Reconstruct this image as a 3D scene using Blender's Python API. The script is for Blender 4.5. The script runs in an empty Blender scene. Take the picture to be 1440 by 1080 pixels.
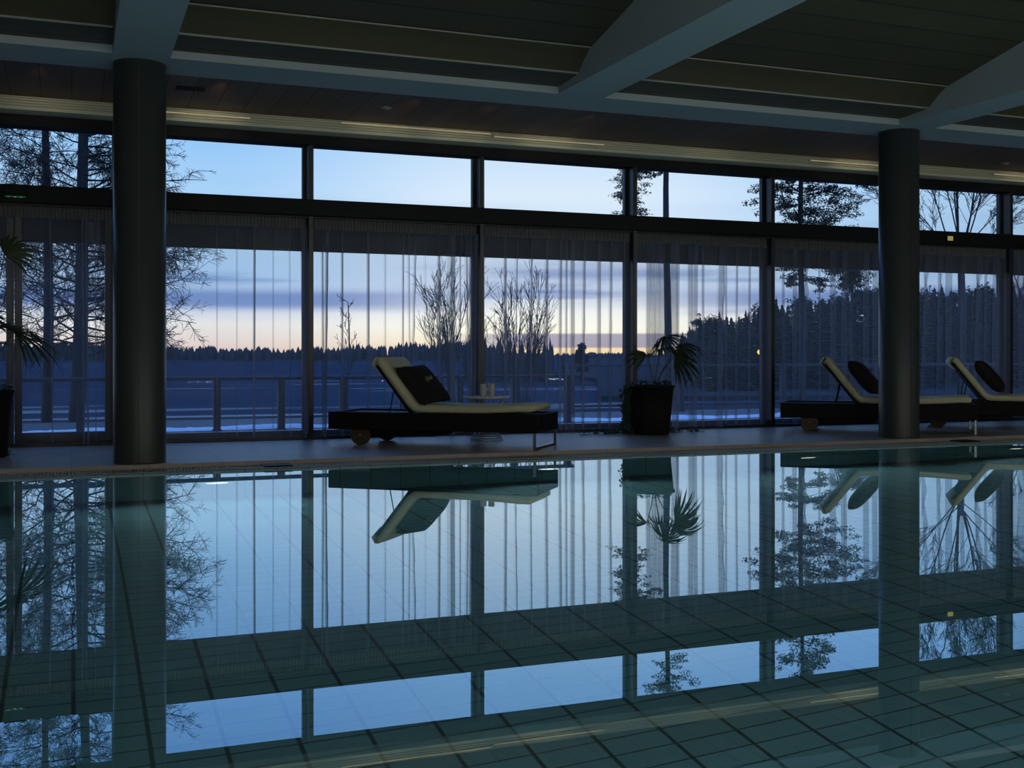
import bpy, math, random
from mathutils import Vector, Matrix
R = math.radians
sin, cos, tan, pi = math.sin, math.cos, math.tan, math.pi
scene = bpy.context.scene
COL = scene.collection

# ------------------------------------------------------------------ camera numbers
F = 1590.0; YAW = R(21.3); HORIZON = 500.0; EYE = 0.90
SA, CA = sin(YAW), cos(YAW)
LATX, LATY = CA, -SA            # the camera's right, on the floor

def at(px, Y):                  # X on the plane Y seen at column px
    return Y * tan(YAW + math.atan((px - 720.0) / F))

def depth(X, Y):
    return X * SA + Y * CA

def zat(px, py, Y):             # height on the plane Y seen at (px, py)
    return EYE + (HORIZON - py) / F * depth(at(px, Y), Y)

# ------------------------------------------------------------------ mesh collector
class MB:
    def __init__(s): s.v = []; s.f = []; s.sm = []
    def add(s, vs, fs, smooth=False):
        o = len(s.v); s.v += [tuple(v) for v in vs]
        for f in fs: s.f.append(tuple(i + o for i in f)); s.sm.append(smooth)
        return s
    def box(s, x0, x1, y0, y1, z0, z1):
        return s.add([(x0,y0,z0),(x1,y0,z0),(x1,y1,z0),(x0,y1,z0),(x0,y0,z1),(x1,y0,z1),(x1,y1,z1),(x0,y1,z1)],
                     [(3,2,1,0),(4,5,6,7),(0,1,5,4),(1,2,6,5),(2,3,7,6),(3,0,4,7)])
    def bbox(s, x0, x1, y0, y1, z0, z1, b):     # box with chamfered edges
        vs = []
        for sx in (0,1):
            for sy in (0,1):
                for sz in (0,1):
                    X = (x0,x1)[sx]; Y = (y0,y1)[sy]; Z = (z0,z1)[sz]
                    dx = b if sx == 0 else -b; dy = b if sy == 0 else -b; dz = b if sz == 0 else -b
                    vs += [(X, Y+dy, Z+dz), (X+dx, Y, Z+dz), (X+dx, Y+dy, Z)]
        def i(sx,sy,sz,k): return (sx*4+sy*2+sz)*3+k
        fs = []
        for a in (0,1):
            fs.append([i(a,0,0,0),i(a,0,1,0),i(a,1,1,0),i(a,1,0,0)][::1 if a==0 else -1])
            fs.append([i(0,a,0,1),i(1,a,0,1),i(1,a,1,1),i(0,a,1,1)][::1 if a==0 else -1])
            fs.append([i(0,0,a,2),i(0,1,a,2),i(1,1,a,2),i(1,0,a,2)][::1 if a==0 else -1])
        for p in (0,1):
            for q in (0,1):
                fs.append([i(0,p,q,1),i(1,p,q,1),i(1,p,q,2),i(0,p,q,2)])
                fs.append([i(p,0,q,0),i(p,1,q,0),i(p,1,q,2),i(p,0,q,2)])
                fs.append([i(p,q,0,0),i(p,q,1,0),i(p,q,1,1),i(p,q,0,1)])
        for p in (0,1):
            for q in (0,1):
                for r in (0,1): fs.append([i(p,q,r,0),i(p,q,r,1),i(p,q,r,2)])
        return s.add(vs, fs)
    def prism_x(s, prof, x0, x1):               # closed (y,z) profile along X
        n = len(prof)
        vs = [(x0,y,z) for y,z in prof] + [(x1,y,z) for y,z in prof]
        fs = [(k,(k+1)%n,n+(k+1)%n,n+k) for k in range(n)]
        fs += [tuple(range(n))[::-1], tuple(range(n,2*n))]
        return s.add(vs, fs)
    def tube(s, pts, rad, n=6, caps=True, smooth=True):
        pts = [Vector(p) for p in pts]
        if not hasattr(rad, '__len__'): rad = [rad]*len(pts)
        vs = []; fs = []; prev = None
        for k, p in enumerate(pts):
            t = (pts[min(k+1,len(pts)-1)] - pts[max(k-1,0)])
            t = t.normalized() if t.length > 1e-9 else Vector((0,0,1))
            ref = prev if prev is not None else (Vector((0,0,1)) if abs(t.z) < .9 else Vector((1,0,0)))
            u = ref - t*ref.dot(t)
            if u.length < 1e-6: u = Vector((1,0,0)) - t*t.x
            u.normalize(); w = t.cross(u); prev = u
            for j in range(n):
                a = 2*pi*j/n
                vs.append(p + (u*cos(a) + w*sin(a))*rad[k])
        m = len(pts)
        for k in range(m-1):
            for j in range(n):
                fs.append((k*n+j, k*n+(j+1)%n, (k+1)*n+(j+1)%n, (k+1)*n+j))
        if caps: fs += [tuple(range(n))[::-1], tuple(range((m-1)*n, m*n))]
        return s.add(vs, fs, smooth)
    def lathe(s, prof, n=32, c=(0,0,0), smooth=True):    # prof (r,z), closed by small radii
        vs = []; fs = []
        for r, z in prof:
            for j in range(n):
                a = 2*pi*j/n; vs.append((c[0]+r*cos(a), c[1]+r*sin(a), c[2]+z))
        for k in range(len(prof)-1):
            for j in range(n):
                fs.append((k*n+j, k*n+(j+1)%n, (k+1)*n+(j+1)%n, (k+1)*n+j))
        fs += [tuple(range(n))[::-1], tuple(range((len(prof)-1)*n, len(prof)*n))]
        return s.add(vs, fs, smooth)
    def build(s, name, mat, parent=None):
        me = bpy.data.meshes.new(name)
        me.from_pydata(s.v, [], s.f)
        me.polygons.foreach_set('use_smooth', s.sm)
        me.materials.append(mat); me.update()
        o = bpy.data.objects.new(name, me); COL.objects.link(o)
        if parent is not None: o.parent = parent
        return o

def tag(o, label, cat, group=None, kind=None):
    o['label'] = label; o['category'] = cat
    if group: o['group'] = group
    if kind: o['kind'] = kind
    return o

def empty(name, loc=(0,0,0), rz=0.0):
    o = bpy.data.objects.new(name, None); COL.objects.link(o)
    o.location = loc; o.rotation_euler = (0,0,rz); o.empty_display_size = .1
    return o

def copy_tree(o, parent=None):
    c = o.copy(); COL.objects.link(c)
    if parent is not None: c.parent = parent
    for ch in list(o.children): copy_tree(ch, c)
    return c

# ------------------------------------------------------------------ materials
def mat(name, col, rough=.6, metal=0.0, spec=.5, bump=None, var=None):
    m = bpy.data.materials.new(name); m.use_nodes = True
    nt = m.node_tree; b = nt.nodes['Principled BSDF']
    b.inputs['Base Color'].default_value = (*col, 1)
    b.inputs['Roughness'].default_value = rough
    b.inputs['Metallic'].default_value = metal
    b.inputs['Specular IOR Level'].default_value = spec
    tc = nt.nodes.new('ShaderNodeTexCoord')
    if var:                                     # (scale vector, amount): colour mottling that belongs to the surface
        mp = nt.nodes.new('ShaderNodeMapping'); mp.inputs['Scale'].default_value = var[0]
        nz = nt.nodes.new('ShaderNodeTexNoise'); nz.inputs['Scale'].default_value = 1; nz.inputs['Detail'].default_value = 5
        mx = nt.nodes.new('ShaderNodeMix'); mx.data_type = 'RGBA'
        d = var[1]
        mx.inputs['A'].default_value = (*[c*(1-d) for c in col],1); mx.inputs['B'].default_value = (*[min(1,c*(1+d)) for c in col],1)
        L = nt.links.new
        L(tc.outputs['Object'], mp.inputs['Vector']); L(mp.outputs['Vector'], nz.inputs['Vector'])
        L(nz.outputs['Fac'], mx.inputs['Factor']); L(mx.outputs['Result'], b.inputs['Base Color'])
    if bump:
        nz = nt.nodes.new('ShaderNodeTexNoise'); nz.inputs['Scale'].default_value = bump[0]
        bp = nt.nodes.new('ShaderNodeBump'); bp.inputs['Strength'].default_value = bump[1]; bp.inputs['Distance'].default_value = .01
        nt.links.new(tc.outputs['Object'], nz.inputs['Vector']); nt.links.new(nz.outputs['Fac'], bp.inputs['Height'])
        nt.links.new(bp.outputs['Normal'], b.inputs['Normal'])
    return m

def emis(name, col, strength):
    m = bpy.data.materials.new(name); m.use_nodes = True
    nt = m.node_tree; nt.nodes.clear()
    e = nt.nodes.new('ShaderNodeEmission'); e.inputs['Color'].default_value = (*col,1); e.inputs['Strength'].default_value = strength
    o = nt.nodes.new('ShaderNodeOutputMaterial'); nt.links.new(e.outputs[0], o.inputs[0])
    return m

def planks(name, col, dark, axis, pitch, gap, rough, grain=(1,1,1)):
    """boards divided by narrow joints; axis = the coordinate across the boards"""
    m = mat(name, col, rough); nt = m.node_tree; b = nt.nodes['Principled BSDF']; L = nt.links.new
    N = nt.nodes.new
    tc = N('ShaderNodeTexCoord'); sp = N('ShaderNodeSeparateXYZ'); L(tc.outputs['Object'], sp.inputs[0])
    dv = N('ShaderNodeMath'); dv.operation = 'DIVIDE'; dv.inputs[1].default_value = pitch; L(sp.outputs[axis], dv.inputs[0])
    fr = N('ShaderNodeMath'); fr.operation = 'FRACT'; L(dv.outputs[0], fr.inputs[0])
    fl = N('ShaderNodeMath'); fl.operation = 'FLOOR'; L(dv.outputs[0], fl.inputs[0])
    lt = N('ShaderNodeMath'); lt.operation = 'LESS_THAN'; lt.inputs[1].default_value = gap/pitch; L(fr.outputs[0], lt.inputs[0])
    wn = N('ShaderNodeTexWhiteNoise'); wn.noise_dimensions = '1D'; L(fl.outputs[0], wn.inputs['W'])
    mp = N('ShaderNodeMapping'); mp.inputs['Scale'].default_value = grain; L(tc.outputs['Object'], mp.inputs['Vector'])
    nz = N('ShaderNodeTexNoise'); nz.inputs['Scale'].default_value = 1; nz.inputs['Detail'].default_value = 6; L(mp.outputs[0], nz.inputs['Vector'])
    ad = N('ShaderNodeMath'); ad.operation = 'ADD'; L(wn.outputs['Value'], ad.inputs[0]); L(nz.outputs['Fac'], ad.inputs[1])
    ml = N('ShaderNodeMath'); ml.operation = 'MULTIPLY'; ml.inputs[1].default_value = .5; L(ad.outputs[0], ml.inputs[0])
    m1 = N('ShaderNodeMix'); m1.data_type = 'RGBA'
    m1.inputs['A'].default_value = (*[c*.65 for c in col],1); m1.inputs['B'].default_value = (*[c*1.35 for c in col],1)
    L(ml.outputs[0], m1.inputs['Factor'])
    m2 = N('ShaderNodeMix'); m2.data_type = 'RGBA'; L(lt.outputs[0], m2.inputs['Factor'])
    L(m1.outputs['Result'], m2.inputs['A']); m2.inputs['B'].default_value = (*dark,1)
    L(m2.outputs['Result'], b.inputs['Base Color'])
    return m

def tiles(name, col, joint, pu, pv, gu, gv, axes, rough):
    """rectangular tiles; axes = which object coordinates run across (u) and along (v)"""
    m = mat(name, col, rough); nt = m.node_tree; b = nt.nodes['Principled BSDF']; L = nt.links.new; N = nt.nodes.new
    tc = N('ShaderNodeTexCoord'); sp = N('ShaderNodeSeparateXYZ'); L(tc.outputs['Object'], sp.inputs[0])
    outs = []; cells = []
    for ax, p, g in ((axes[0], pu, gu), (axes[1], pv, gv)):
        dv = N('ShaderNodeMath'); dv.operation = 'DIVIDE'; dv.inputs[1].default_value = p; L(sp.outputs[ax], dv.inputs[0])
        fr = N('ShaderNodeMath'); fr.operation = 'FRACT'; L(dv.outputs[0], fr.inputs[0])
        lt = N('ShaderNodeMath'); lt.operation = 'LESS_THAN'; lt.inputs[1].default_value = g/p; L(fr.outputs[0], lt.inputs[0])
        fl = N('ShaderNodeMath'); fl.operation = 'FLOOR'; L(dv.outputs[0], fl.inputs[0])
        outs.append(lt); cells.append(fl)
    mxx = N('ShaderNodeMath'); mxx.operation = 'MAXIMUM'; L(outs[0].outputs[0], mxx.inputs[0]); L(outs[1].outputs[0], mxx.inputs[1])
    cb = N('ShaderNodeCombineXYZ'); L(cells[0].outputs[0], cb.inputs[0]); L(cells[1].outputs[0], cb.inputs[1])
    wn = N('ShaderNodeTexWhiteNoise'); wn.noise_dimensions = '2D'; L(cb.outputs[0], wn.inputs['Vector'])
    m1 = N('ShaderNodeMix'); m1.data_type = 'RGBA'
    m1.inputs['A'].default_value = (*[c*.93 for c in col],1); m1.inputs['B'].default_value = (*[c*1.07 for c in col],1)
    L(wn.outputs['Value'], m1.inputs['Factor'])
    m2 = N('ShaderNodeMix'); m2.data_type = 'RGBA'; L(mxx.outputs[0], m2.inputs['Factor'])
    L(m1.outputs['Result'], m2.inputs['A']); m2.inputs['B'].default_value = (*joint,1)
    L(m2.outputs['Result'], b.inputs['Base Color'])
    return m

def pane_mat(name, tint=(.96,.98,1), refl=1.0):
    m = bpy.data.materials.new(name); m.use_nodes = True
    nt = m.node_tree; nt.nodes.clear(); N = nt.nodes.new; L = nt.links.new
    t = N('ShaderNodeBsdfTransparent'); t.inputs['Color'].default_value = (*tint,1)
    g = N('ShaderNodeBsdfGlossy'); g.inputs['Roughness'].default_value = 0.0
    fr = N('ShaderNodeFresnel'); fr.inputs['IOR'].default_value = 1.35
    mx = N('ShaderNodeMixShader'); L(fr.outputs[0], mx.inputs[0]); L(t.outputs[0], mx.inputs[1]); L(g.outputs[0], mx.inputs[2])
    o = N('ShaderNodeOutputMaterial'); L(mx.outputs[0], o.inputs[0])
    return m

def water_mat():
    m = bpy.data.materials.new('pool_water'); m.use_nodes = True
    nt = m.node_tree; nt.nodes.clear(); N = nt.nodes.new; L = nt.links.new
    rf = N('ShaderNodeBsdfRefraction'); rf.inputs['IOR'].default_value = 1.333; rf.inputs['Roughness'].default_value = 0
    rf.inputs['Color'].default_value = (.80,.95,.96,1)
    g = N('ShaderNodeBsdfGlossy'); g.inputs['Roughness'].default_value = 0.0; g.inputs['Color'].default_value = (.86,.95,1.0,1)
    geo = N('ShaderNodeNewGeometry'); dt = N('ShaderNodeVectorMath'); dt.operation = 'DOT_PRODUCT'
    L(geo.outputs['Normal'], dt.inputs[0]); L(geo.outputs['Incoming'], dt.inputs[1])
    def mth(op, a, b_):
        n_ = N('ShaderNodeMath'); n_.operation = op; n_.use_clamp = op != 'ABSOLUTE'
        for i, v in enumerate((a, b_)):
            if isinstance(v, (int, float)): n_.inputs[i].default_value = v
            else: L(v, n_.inputs[i])
        return n_.outputs[0]
    gl = mth('POWER', mth('SUBTRACT', 1.0, mth('ABSOLUTE', dt.outputs['Value'], 0)), 2.0)   # reflection grows towards grazing
    rf_ = mth('ADD', mth('MULTIPLY', gl, .97), .02)
    mx = N('ShaderNodeMixShader'); L(rf_, mx.inputs[0]); L(rf.outputs[0], mx.inputs[1]); L(g.outputs[0], mx.inputs[2])
    o = N('ShaderNodeOutputMaterial'); L(mx.outputs[0], o.inputs[0])
    return m

def gauze_mat(name, cover, col):
    """sheer curtain: threads cover a share of the cloth, more of it where the cloth is met at a slant"""
    m = bpy.data.materials.new(name); m.use_nodes = True
    nt = m.node_tree; nt.nodes.clear(); N = nt.nodes.new; L = nt.links.new
    geo = N('ShaderNodeNewGeometry')
    dt = N('ShaderNodeVectorMath'); dt.operation = 'DOT_PRODUCT'; L(geo.outputs['Normal'], dt.inputs[0]); L(geo.outputs['Incoming'], dt.inputs[1])
    ab = N('ShaderNodeMath'); ab.operation = 'ABSOLUTE'; L(dt.outputs['Value'], ab.inputs[0])
    mxm = N('ShaderNodeMath'); mxm.operation = 'MAXIMUM'; mxm.inputs[1].default_value = .07; L(ab.outputs[0], mxm.inputs[0])
    iv = N('ShaderNodeMath'); iv.operation = 'DIVIDE'; iv.inputs[0].default_value = 1; L(mxm.outputs[0], iv.inputs[1])
    pw = N('ShaderNodeMath'); pw.operation = 'POWER'; pw.inputs[0].default_value = 1-cover; L(iv.outputs[0], pw.inputs[1])
    t = N('ShaderNodeBsdfTransparent')
    d = N('ShaderNodeBsdfDiffuse'); d.inputs['Color'].default_value = (*col,1)
    tl = N('ShaderNodeBsdfTranslucent'); tl.inputs['Color'].default_value = (*col,1)
    m1 = N('ShaderNodeMixShader'); m1.inputs[0].default_value = .42; L(d.outputs[0], m1.inputs[1]); L(tl.outputs[0], m1.inputs[2])
    m2 = N('ShaderNodeMixShader'); L(pw.outputs[0], m2.inputs[0]); L(m1.outputs[0], m2.inputs[1]); L(t.outputs[0], m2.inputs[2])
    o = N('ShaderNodeOutputMaterial'); L(m2.outputs[0], o.inputs[0])
    return m

def leaf_mat(name, col):
    m = bpy.data.materials.new(name); m.use_nodes = True
    nt = m.node_tree; nt.nodes.clear(); N = nt.nodes.new; L = nt.links.new
    d = N('ShaderNodeBsdfPrincipled'); d.inputs['Base Color'].default_value = (*col,1); d.inputs['Roughness'].default_value = .45
    tl = N('ShaderNodeBsdfTranslucent'); tl.inputs['Color'].default_value = (*[min(1,c*1.2) for c in col],1)
    m1 = N('ShaderNodeMixShader'); m1.inputs[0].default_value = .25; L(d.outputs[0], m1.inputs[1]); L(tl.outputs[0], m1.inputs[2])
    o = N('ShaderNodeOutputMaterial'); L(m1.outputs[0], o.inputs[0])
    return m

M = {
 'plaster':  mat('painted_plaster', (.37,.42,.44), .8, var=((1.2,1.2,1.2),.05)),
 'wall':     mat('hall_wall', (.16,.16,.155), .8),
 'wood_hi':  planks('dark_ceiling_boards', (.078,.061,.030), (.012,.010,.008), 1, .31, .018, .55, (1.2,14,8)),
 'wood_lo':  planks('brown_soffit_boards', (.20,.115,.075), (.07,.04,.028), 0, .27, .012, .5, (14,1.2,8)),
 'pale_bead':mat('pale_ceiling_bead', (.30,.29,.25), .5),
 'pelmet':   mat('beige_pelmet', (.74,.72,.55), .5),
 'grille':   mat('slotted_grille', (.60,.57,.44), .4, .2),
 'frame':    mat('dark_window_frame', (.020,.026,.042), .30, 0, .5),
 'transom':  mat('dark_transom', (.012,.012,.014), .6, 0, .2),
 'column':   mat('grey_gloss_column', (.052,.058,.057), .38, 0, .5),
 'deck':     tiles('pool_deck_tiles', (.42,.365,.335), (.24,.21,.20), .6, .6, .006, .006, (0,1), .42),
 'coping':   mat('pale_coping', (.26,.25,.24), .45),
 'grate':    mat('plastic_grate', (.60,.59,.55), .5),
 'gutter':   mat('gutter_dark', (.02,.02,.02), .8),
 'tile_fl':  tiles('pool_floor_tiles', (.18,.33,.36), (.025,.055,.055), .265, .125, .017, .009, (0,1), .5),
 'tile_wl':  tiles('pool_wall_tiles', (.18,.33,.36), (.06,.12,.12), .265, .125, .010, .005, (0,2), .5),
 'wicker':   mat('dark_woven_frame', (.009,.008,.009), .6, 0, .25, bump=(160,.5)),
 'canvas':   mat('cream_canvas', (.78,.74,.50), .85, bump=(60,.25), var=((9,9,9),.06)),
 'backing':  mat('dark_backrest', (.009,.009,.010), .6, 0, .2),
 'wheelw':   mat('wooden_wheel', (.085,.050,.030), .5, var=((30,4,30),.3)),
 'chrome':   mat('chrome', (.42,.42,.42), .30, 1.0),
 'cushion':  mat('dark_cushion', (.009,.008,.009), .8, bump=(90,.3)),
 'gold':     mat('gold_thread', (.62,.48,.16), .45, .3),
 'wire':     mat('white_wire', (.62,.62,.60), .35, .2),
 'tray':     mat('white_tray', (.80,.78,.72), .3),
 'wax':      mat('candle_wax', (.62,.60,.48), .5),
 'wick':     mat('wick', (.03,.03,.03), .9),
 'pot':      mat('dark_planter', (.014,.013,.014), .7, 0, .2, bump=(40,.3)),
 'soil':     mat('soil', (.02,.015,.012), .95),
 'palm':     leaf_mat('palm_leaf', (.065,.085,.030)),
 'stem':     mat('palm_stem', (.06,.075,.035), .6),
 'ivy':      leaf_mat('ivy_leaf', (.040,.065,.028)),
 'bark':     mat('bark', (.030,.028,.028), .9),
 'needle':   mat('needles', (.018,.028,.022), .9),
 'spruce':   mat('spruce_needles', (.020,.028,.026), 1.0, spec=.1),
 'farwood':  mat('hazy_distant_wood', (.050,.055,.062), 1.0, spec=0.0),  # aerial haze mixed into the colour as a paler blue-grey
 'rail':     mat('terrace_rail', (.045,.05,.06), .6),
 'terrace':  planks('terrace_boards', (.055,.058,.065), (.01,.01,.012), 1, .14, .008, .7, (2,20,2)),
 'ground':   mat('garden_ground', (.035,.038,.042), 1.0, spec=0.0, var=((.3,.3,.3),.4)),
 'snow':     mat('thin_snow', (.80,.82,.86), .8, bump=(30,.5)),
 'lake':     None,
 'canopy':   mat('outside_beam', (.030,.031,.034), .7),
 'pane':     pane_mat('window_glass'),
 'gauze':    gauze_mat('sheer_gauze', .17, (.53,.57,.69)),
 'tape':     gauze_mat('gathered_heading', .62, (.34,.33,.31)),
 'black':    mat('black_plastic', (.012,.012,.012), .5),
 'streakglow': emis('warm_light_streak', (1.0,.80,.46), .34),  # glow for the light streaks on the pelmet grille
 'orange':   emis('orange_lamp', (1.0,.48,.10), 3.0),
 'exit':     emis('exit_green', (.03,.34,.12), .16),
 'exitmark': emis('exit_mark', (.55,.75,.55), .30),
 'poolglow': emis('pool_lamp', (1.0,.98,.78), 3.6),
 'yellow':   emis('small_yellow_lamp', (1.0,.85,.25), .28),
}
def lake_mat():
    m = mat('lake', (.006,.008,.014), .8, spec=.05); nt = m.node_tree; b = nt.nodes['Principled BSDF']; L = nt.links.new; N = nt.nodes.new
    out = nt.nodes['Material Output']
    tc = N('ShaderNodeTexCoord'); mp = N('ShaderNodeMapping'); mp.inputs['Scale'].default_value = (.035,.16,1)
    nz = N('ShaderNodeTexNoise'); nz.inputs['Scale'].default_value = 1; nz.inputs['Detail'].default_value = 4
    L(tc.outputs['Object'], mp.inputs[0]); L(mp.outputs[0], nz.inputs['Vector'])
    sp = N('ShaderNodeSeparateXYZ'); L(tc.outputs['Object'], sp.inputs[0])
    nr = N('ShaderNodeMapRange'); nr.interpolation_type = 'SMOOTHSTEP'; L(sp.outputs[1], nr.inputs['Value'])
    nr.inputs['From Min'].default_value = 52; nr.inputs['From Max'].default_value = 95; nr.inputs['To Min'].default_value = .0; nr.inputs['To Max'].default_value = .16
    sb = N('ShaderNodeMath'); sb.operation = 'SUBTRACT'; L(nz.outputs['Fac'], sb.inputs[0]); L(nr.outputs[0], sb.inputs[1])
    mr = N('ShaderNodeMapRange'); L(sb.outputs[0], mr.inputs['Value']); mr.inputs['From Min'].default_value = .47; mr.inputs['From Max'].default_value = .60; mr.inputs['To Max'].default_value = .4
    g = N('ShaderNodeBsdfGlossy'); g.inputs['Roughness'].default_value = .25; g.inputs['Color'].default_value = (.5,.55,.62,1)
    mx = N('ShaderNodeMixShader'); df = N('ShaderNodeBsdfDiffuse'); df.inputs['Color'].default_value = (.030,.038,.056,1)
    L(mr.outputs[0], mx.inputs[0]); L(df.outputs[0], mx.inputs[1]); L(g.outputs[0], mx.inputs[2]); L(mx.outputs[0], out.inputs[0])
    return m
M['lake'] = lake_mat()
M['water'] = water_mat()

# ------------------------------------------------------------------ the hall
WALL = 12.20                     # centre plane of the window wall
PITCH = 1.952; X0 = 2.402        # mullions at X0 + k*PITCH
MX = lambda k: X0 + k*PITCH
XL, XR = MX(-3) - .05, MX(7) + .05
YB = -5.0
POOL_Y0, POOL_Y1 = 1.0, 9.46
POOL_X0, POOL_X1 = -2.7, 15.4
WATER = -.05; DEPTH = 1.5
DECK_EDGE = 9.80
BEAMX = [.54 + 3.965*k for k in range(-1, 5)]
SOFFIT = 3.36

b = MB()
b.box(XL, XR, DECK_EDGE, WALL+.12, -.25, 0)
b.box(XL, XR, YB, POOL_Y0-.35, -.25, 0)
b.box(XL, POOL_X0-.35, POOL_Y0-.35, DECK_EDGE, -.25, 0)
b.box(POOL_X1+.35, XR, POOL_Y0-.35, DECK_EDGE, -.25, 0)
tag(b.build('floor', M['deck']), 'grey tiled pool deck along the window wall', 'floor', kind='structure')

# gutter trough, coping and grating
b = MB()
b.box(POOL_X0-.35, POOL_X1+.35, POOL_Y1+.06, DECK_EDGE, -.30, -.10)
b.box(POOL_X0-.35, POOL_X1+.35, POOL_Y0-.35, POOL_Y0-.06, -.30, -.10)
b.box(POOL_X0-.35, POOL_X0-.06, POOL_Y0-.06, POOL_Y1+.06, -.30, -.10)
b.box(POOL_X1+.06, POOL_X1+.35, POOL_Y0-.06, POOL_Y1+.06, -.30, -.10)
tag(b.build('trim_1', M['gutter']), 'dark overflow gutter trough around the pool', 'gutter', kind='structure')
b = MB()
b.box(POOL_X0-.06, POOL_X1+.06, POOL_Y1, POOL_Y1+.06, -1.7, WATER+.006)
b.box(POOL_X0-.06, POOL_X1+.06, POOL_Y0-.06, POOL_Y0, -1.7, WATER+.006)
b.box(POOL_X0-.06, POOL_X0, POOL_Y0, POOL_Y1, -1.7, WATER+.006)
b.box(POOL_X1, POOL_X1+.06, POOL_Y0, POOL_Y1, -1.7, WATER+.006)
tag(b.build('wall_pool', M['tile_wl']), 'teal tiled side walls of the pool under water', 'pool wall', kind='structure')
b = MB(); b.box(POOL_X0-.06, POOL_X1+.06, POOL_Y0-.06, POOL_Y1+.06, -1.8, WATER-DEPTH)
tag(b.build('floor_pool', M['tile_fl']), 'teal tiled pool bottom seen through the water', 'pool floor', kind='structure')
b = MB()
b.add([(POOL_X0,POOL_Y0,WATER),(POOL_X1,POOL_Y0,WATER),(POOL_X1,POOL_Y1,WATER),(POOL_X0,POOL_Y1,WATER)], [(0,1,2,3)])
tag(b.build('pool_water', M['water']), 'still pool water mirroring the windows', 'water', kind='structure')
b = MB()
gy0, gy1 = POOL_Y1+.062, DECK_EDGE-.01
x = POOL_X0
while x < POOL_X1:
    b.box(x, x+.013, gy0, gy1, -.062, -.034); x += .026
b.box(POOL_X0, POOL_X1, gy0, gy0+.012, -.07, -.036); b.box(POOL_X0, POOL_X1, gy1-.012, gy1, -.07, -.036)
g = tag(b.build('overflow_grate', M['grate']), 'ribbed grey overflow grate between deck edge and pool water', 'grate')
for px, lab in ((390, 'dark lid on the overflow grate near the tall column at the left'), (1360, 'dark lid on the overflow grate near the farther loungers')):
    X = at(px, 9.63)
    b = MB(); b.bbox(X-.12, X+.12, gy0+.03, gy1-.03, -.034, -.022, .004)
    for k in range(7): b.box(X-.1+k*.03, X-.09+k*.03, gy0+.05, gy1-.05, -.022, -.018)
    tag(b.build('grate_lid', M['black']), lab, 'drain lid')

# ceiling: low strip at the cross beam, a riser, then boards climbing towards the hall's middle
prof = [(9.74,3.425),(9.30,3.445),(9.15,3.555),(9.04,3.612),(8.19,3.787),(2.5,4.96),(YB,4.96)]
def ceil_z(y):
    for (ya,za),(yb,zb) in zip(prof, prof[1:]):
        if yb <= y <= ya: return za + (zb-za)*(ya-y)/(ya-yb)
    return prof[0][1]
b = MB(); b.prism_x(prof + [(YB,5.1),(9.74,5.1)], XL, XR)
tag(b.build('ceiling', M['wood_hi']), 'dark board ceiling sloping up from the cross beam', 'ceiling', kind='structure')
b = MB(); b.prism_x([(10.30,3.40),(11.86,3.40),(11.86,3.6),(10.30,3.6)], XL, XR)
tag(b.build('ceiling_window_side', M['wood_lo']), 'low reddish brown board ceiling between cross beam and windows', 'ceiling', kind='structure')
for j, (yy, zz) in enumerate(((9.29,3.445),(9.02,3.612))):
    b = MB()
    for a, c in zip([XL]+[x+.24 for x in BEAMX], [x-.24 for x in BEAMX]+[XR]):
        if c > a: b.bbox(a, c, yy-.006, yy+.006, zz-.006, zz+.012, .002)
    tag(b.build('trim_%d' % (2+j), M['pale_bead']), ('thin pale bead at the foot of the ceiling step', 'thin pale bead at the top of the ceiling step')[j], 'trim', kind='structure')
# beams
b = MB(); b.box(XL, XR, 9.74, 10.31, SOFFIT, 3.9)
tag(b.build('beam', M['plaster']), 'pale plastered cross beam on the columns parallel to the windows', 'beam', kind='structure')
beam_lab = ['pale plastered beam beyond the left edge of the view', 'pale plastered beam meeting the nearer, left column', 'pale plastered beam between the two columns, carried by no column in view',
            'pale plastered beam meeting the farther, right column', 'pale plastered beam past the farther column', 'last pale plastered beam by the end wall']
for k, X in enumerate(BEAMX):
    w = .225 if k == 1 else .24
    pr = [(9.745,SOFFIT),(9.745,3.46)] + [(y,z+.02) for y,z in prof[1:]] + [(YB,SOFFIT)]
    b = MB(); b.prism_x(pr, X-w, X+w)
    tag(b.build('beam', M['plaster']), beam_lab[k], 'beam', kind='structure')
# columns
col_lab = {1:'tall grey metal-clad column nearest the camera, at the left', 3:'grey metal-clad column farther off in front of the middle lounger'}
for k in (1, 3):
    X = BEAMX[k] + (0 if k == 1 else .02)
    b = MB(); b.lathe([(.214,0),(.214,.01),(.214,SOFFIT)], 64, (X,10.05,0))
    c = tag(b.build('column', M['column']), col_lab[k], 'column', kind='structure')
    b = MB()
    for ang in (-100, 80):
        a = R(ang); b.box(-.0015,.0015,-.0015,.0015,0,0.001)
    b = MB(); a = R(-96); cx, cy = X+.2135*cos(a), 10.05+.2135*sin(a)
    b.box(cx-.003, cx+.003, cy-.003, cy+.003, .005, SOFFIT-.005)
    b.build('cladding_seam', M['black'], c)
# end walls and back wall
b = MB(); b.box(XL-.2, XL, YB, WALL+.12, -.25, 5.1); tag(b.build('wall_left', M['wall']), 'plain wall closing the hall on the left', 'wall', kind='structure')
b = MB(); b.box(XR, XR+.2, YB, WALL+.12, -.25, 5.1); tag(b.build('wall_right', M['wall']), 'plain wall closing the hall on the right', 'wall', kind='structure')
b = MB(); b.box(XL-.2, XR+.2, YB-.2, YB, -.25, 5.1); tag(b.build('wall_back', M['wall']), 'plain wall behind the camera', 'wall', kind='structure')
b = MB(); b.box(XL, XR, 11.95, WALL+.2, 3.60, 5.1); tag(b.build('wall_front', M['wall']), 'wall strip above the window heads', 'wall', kind='structure')
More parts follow.
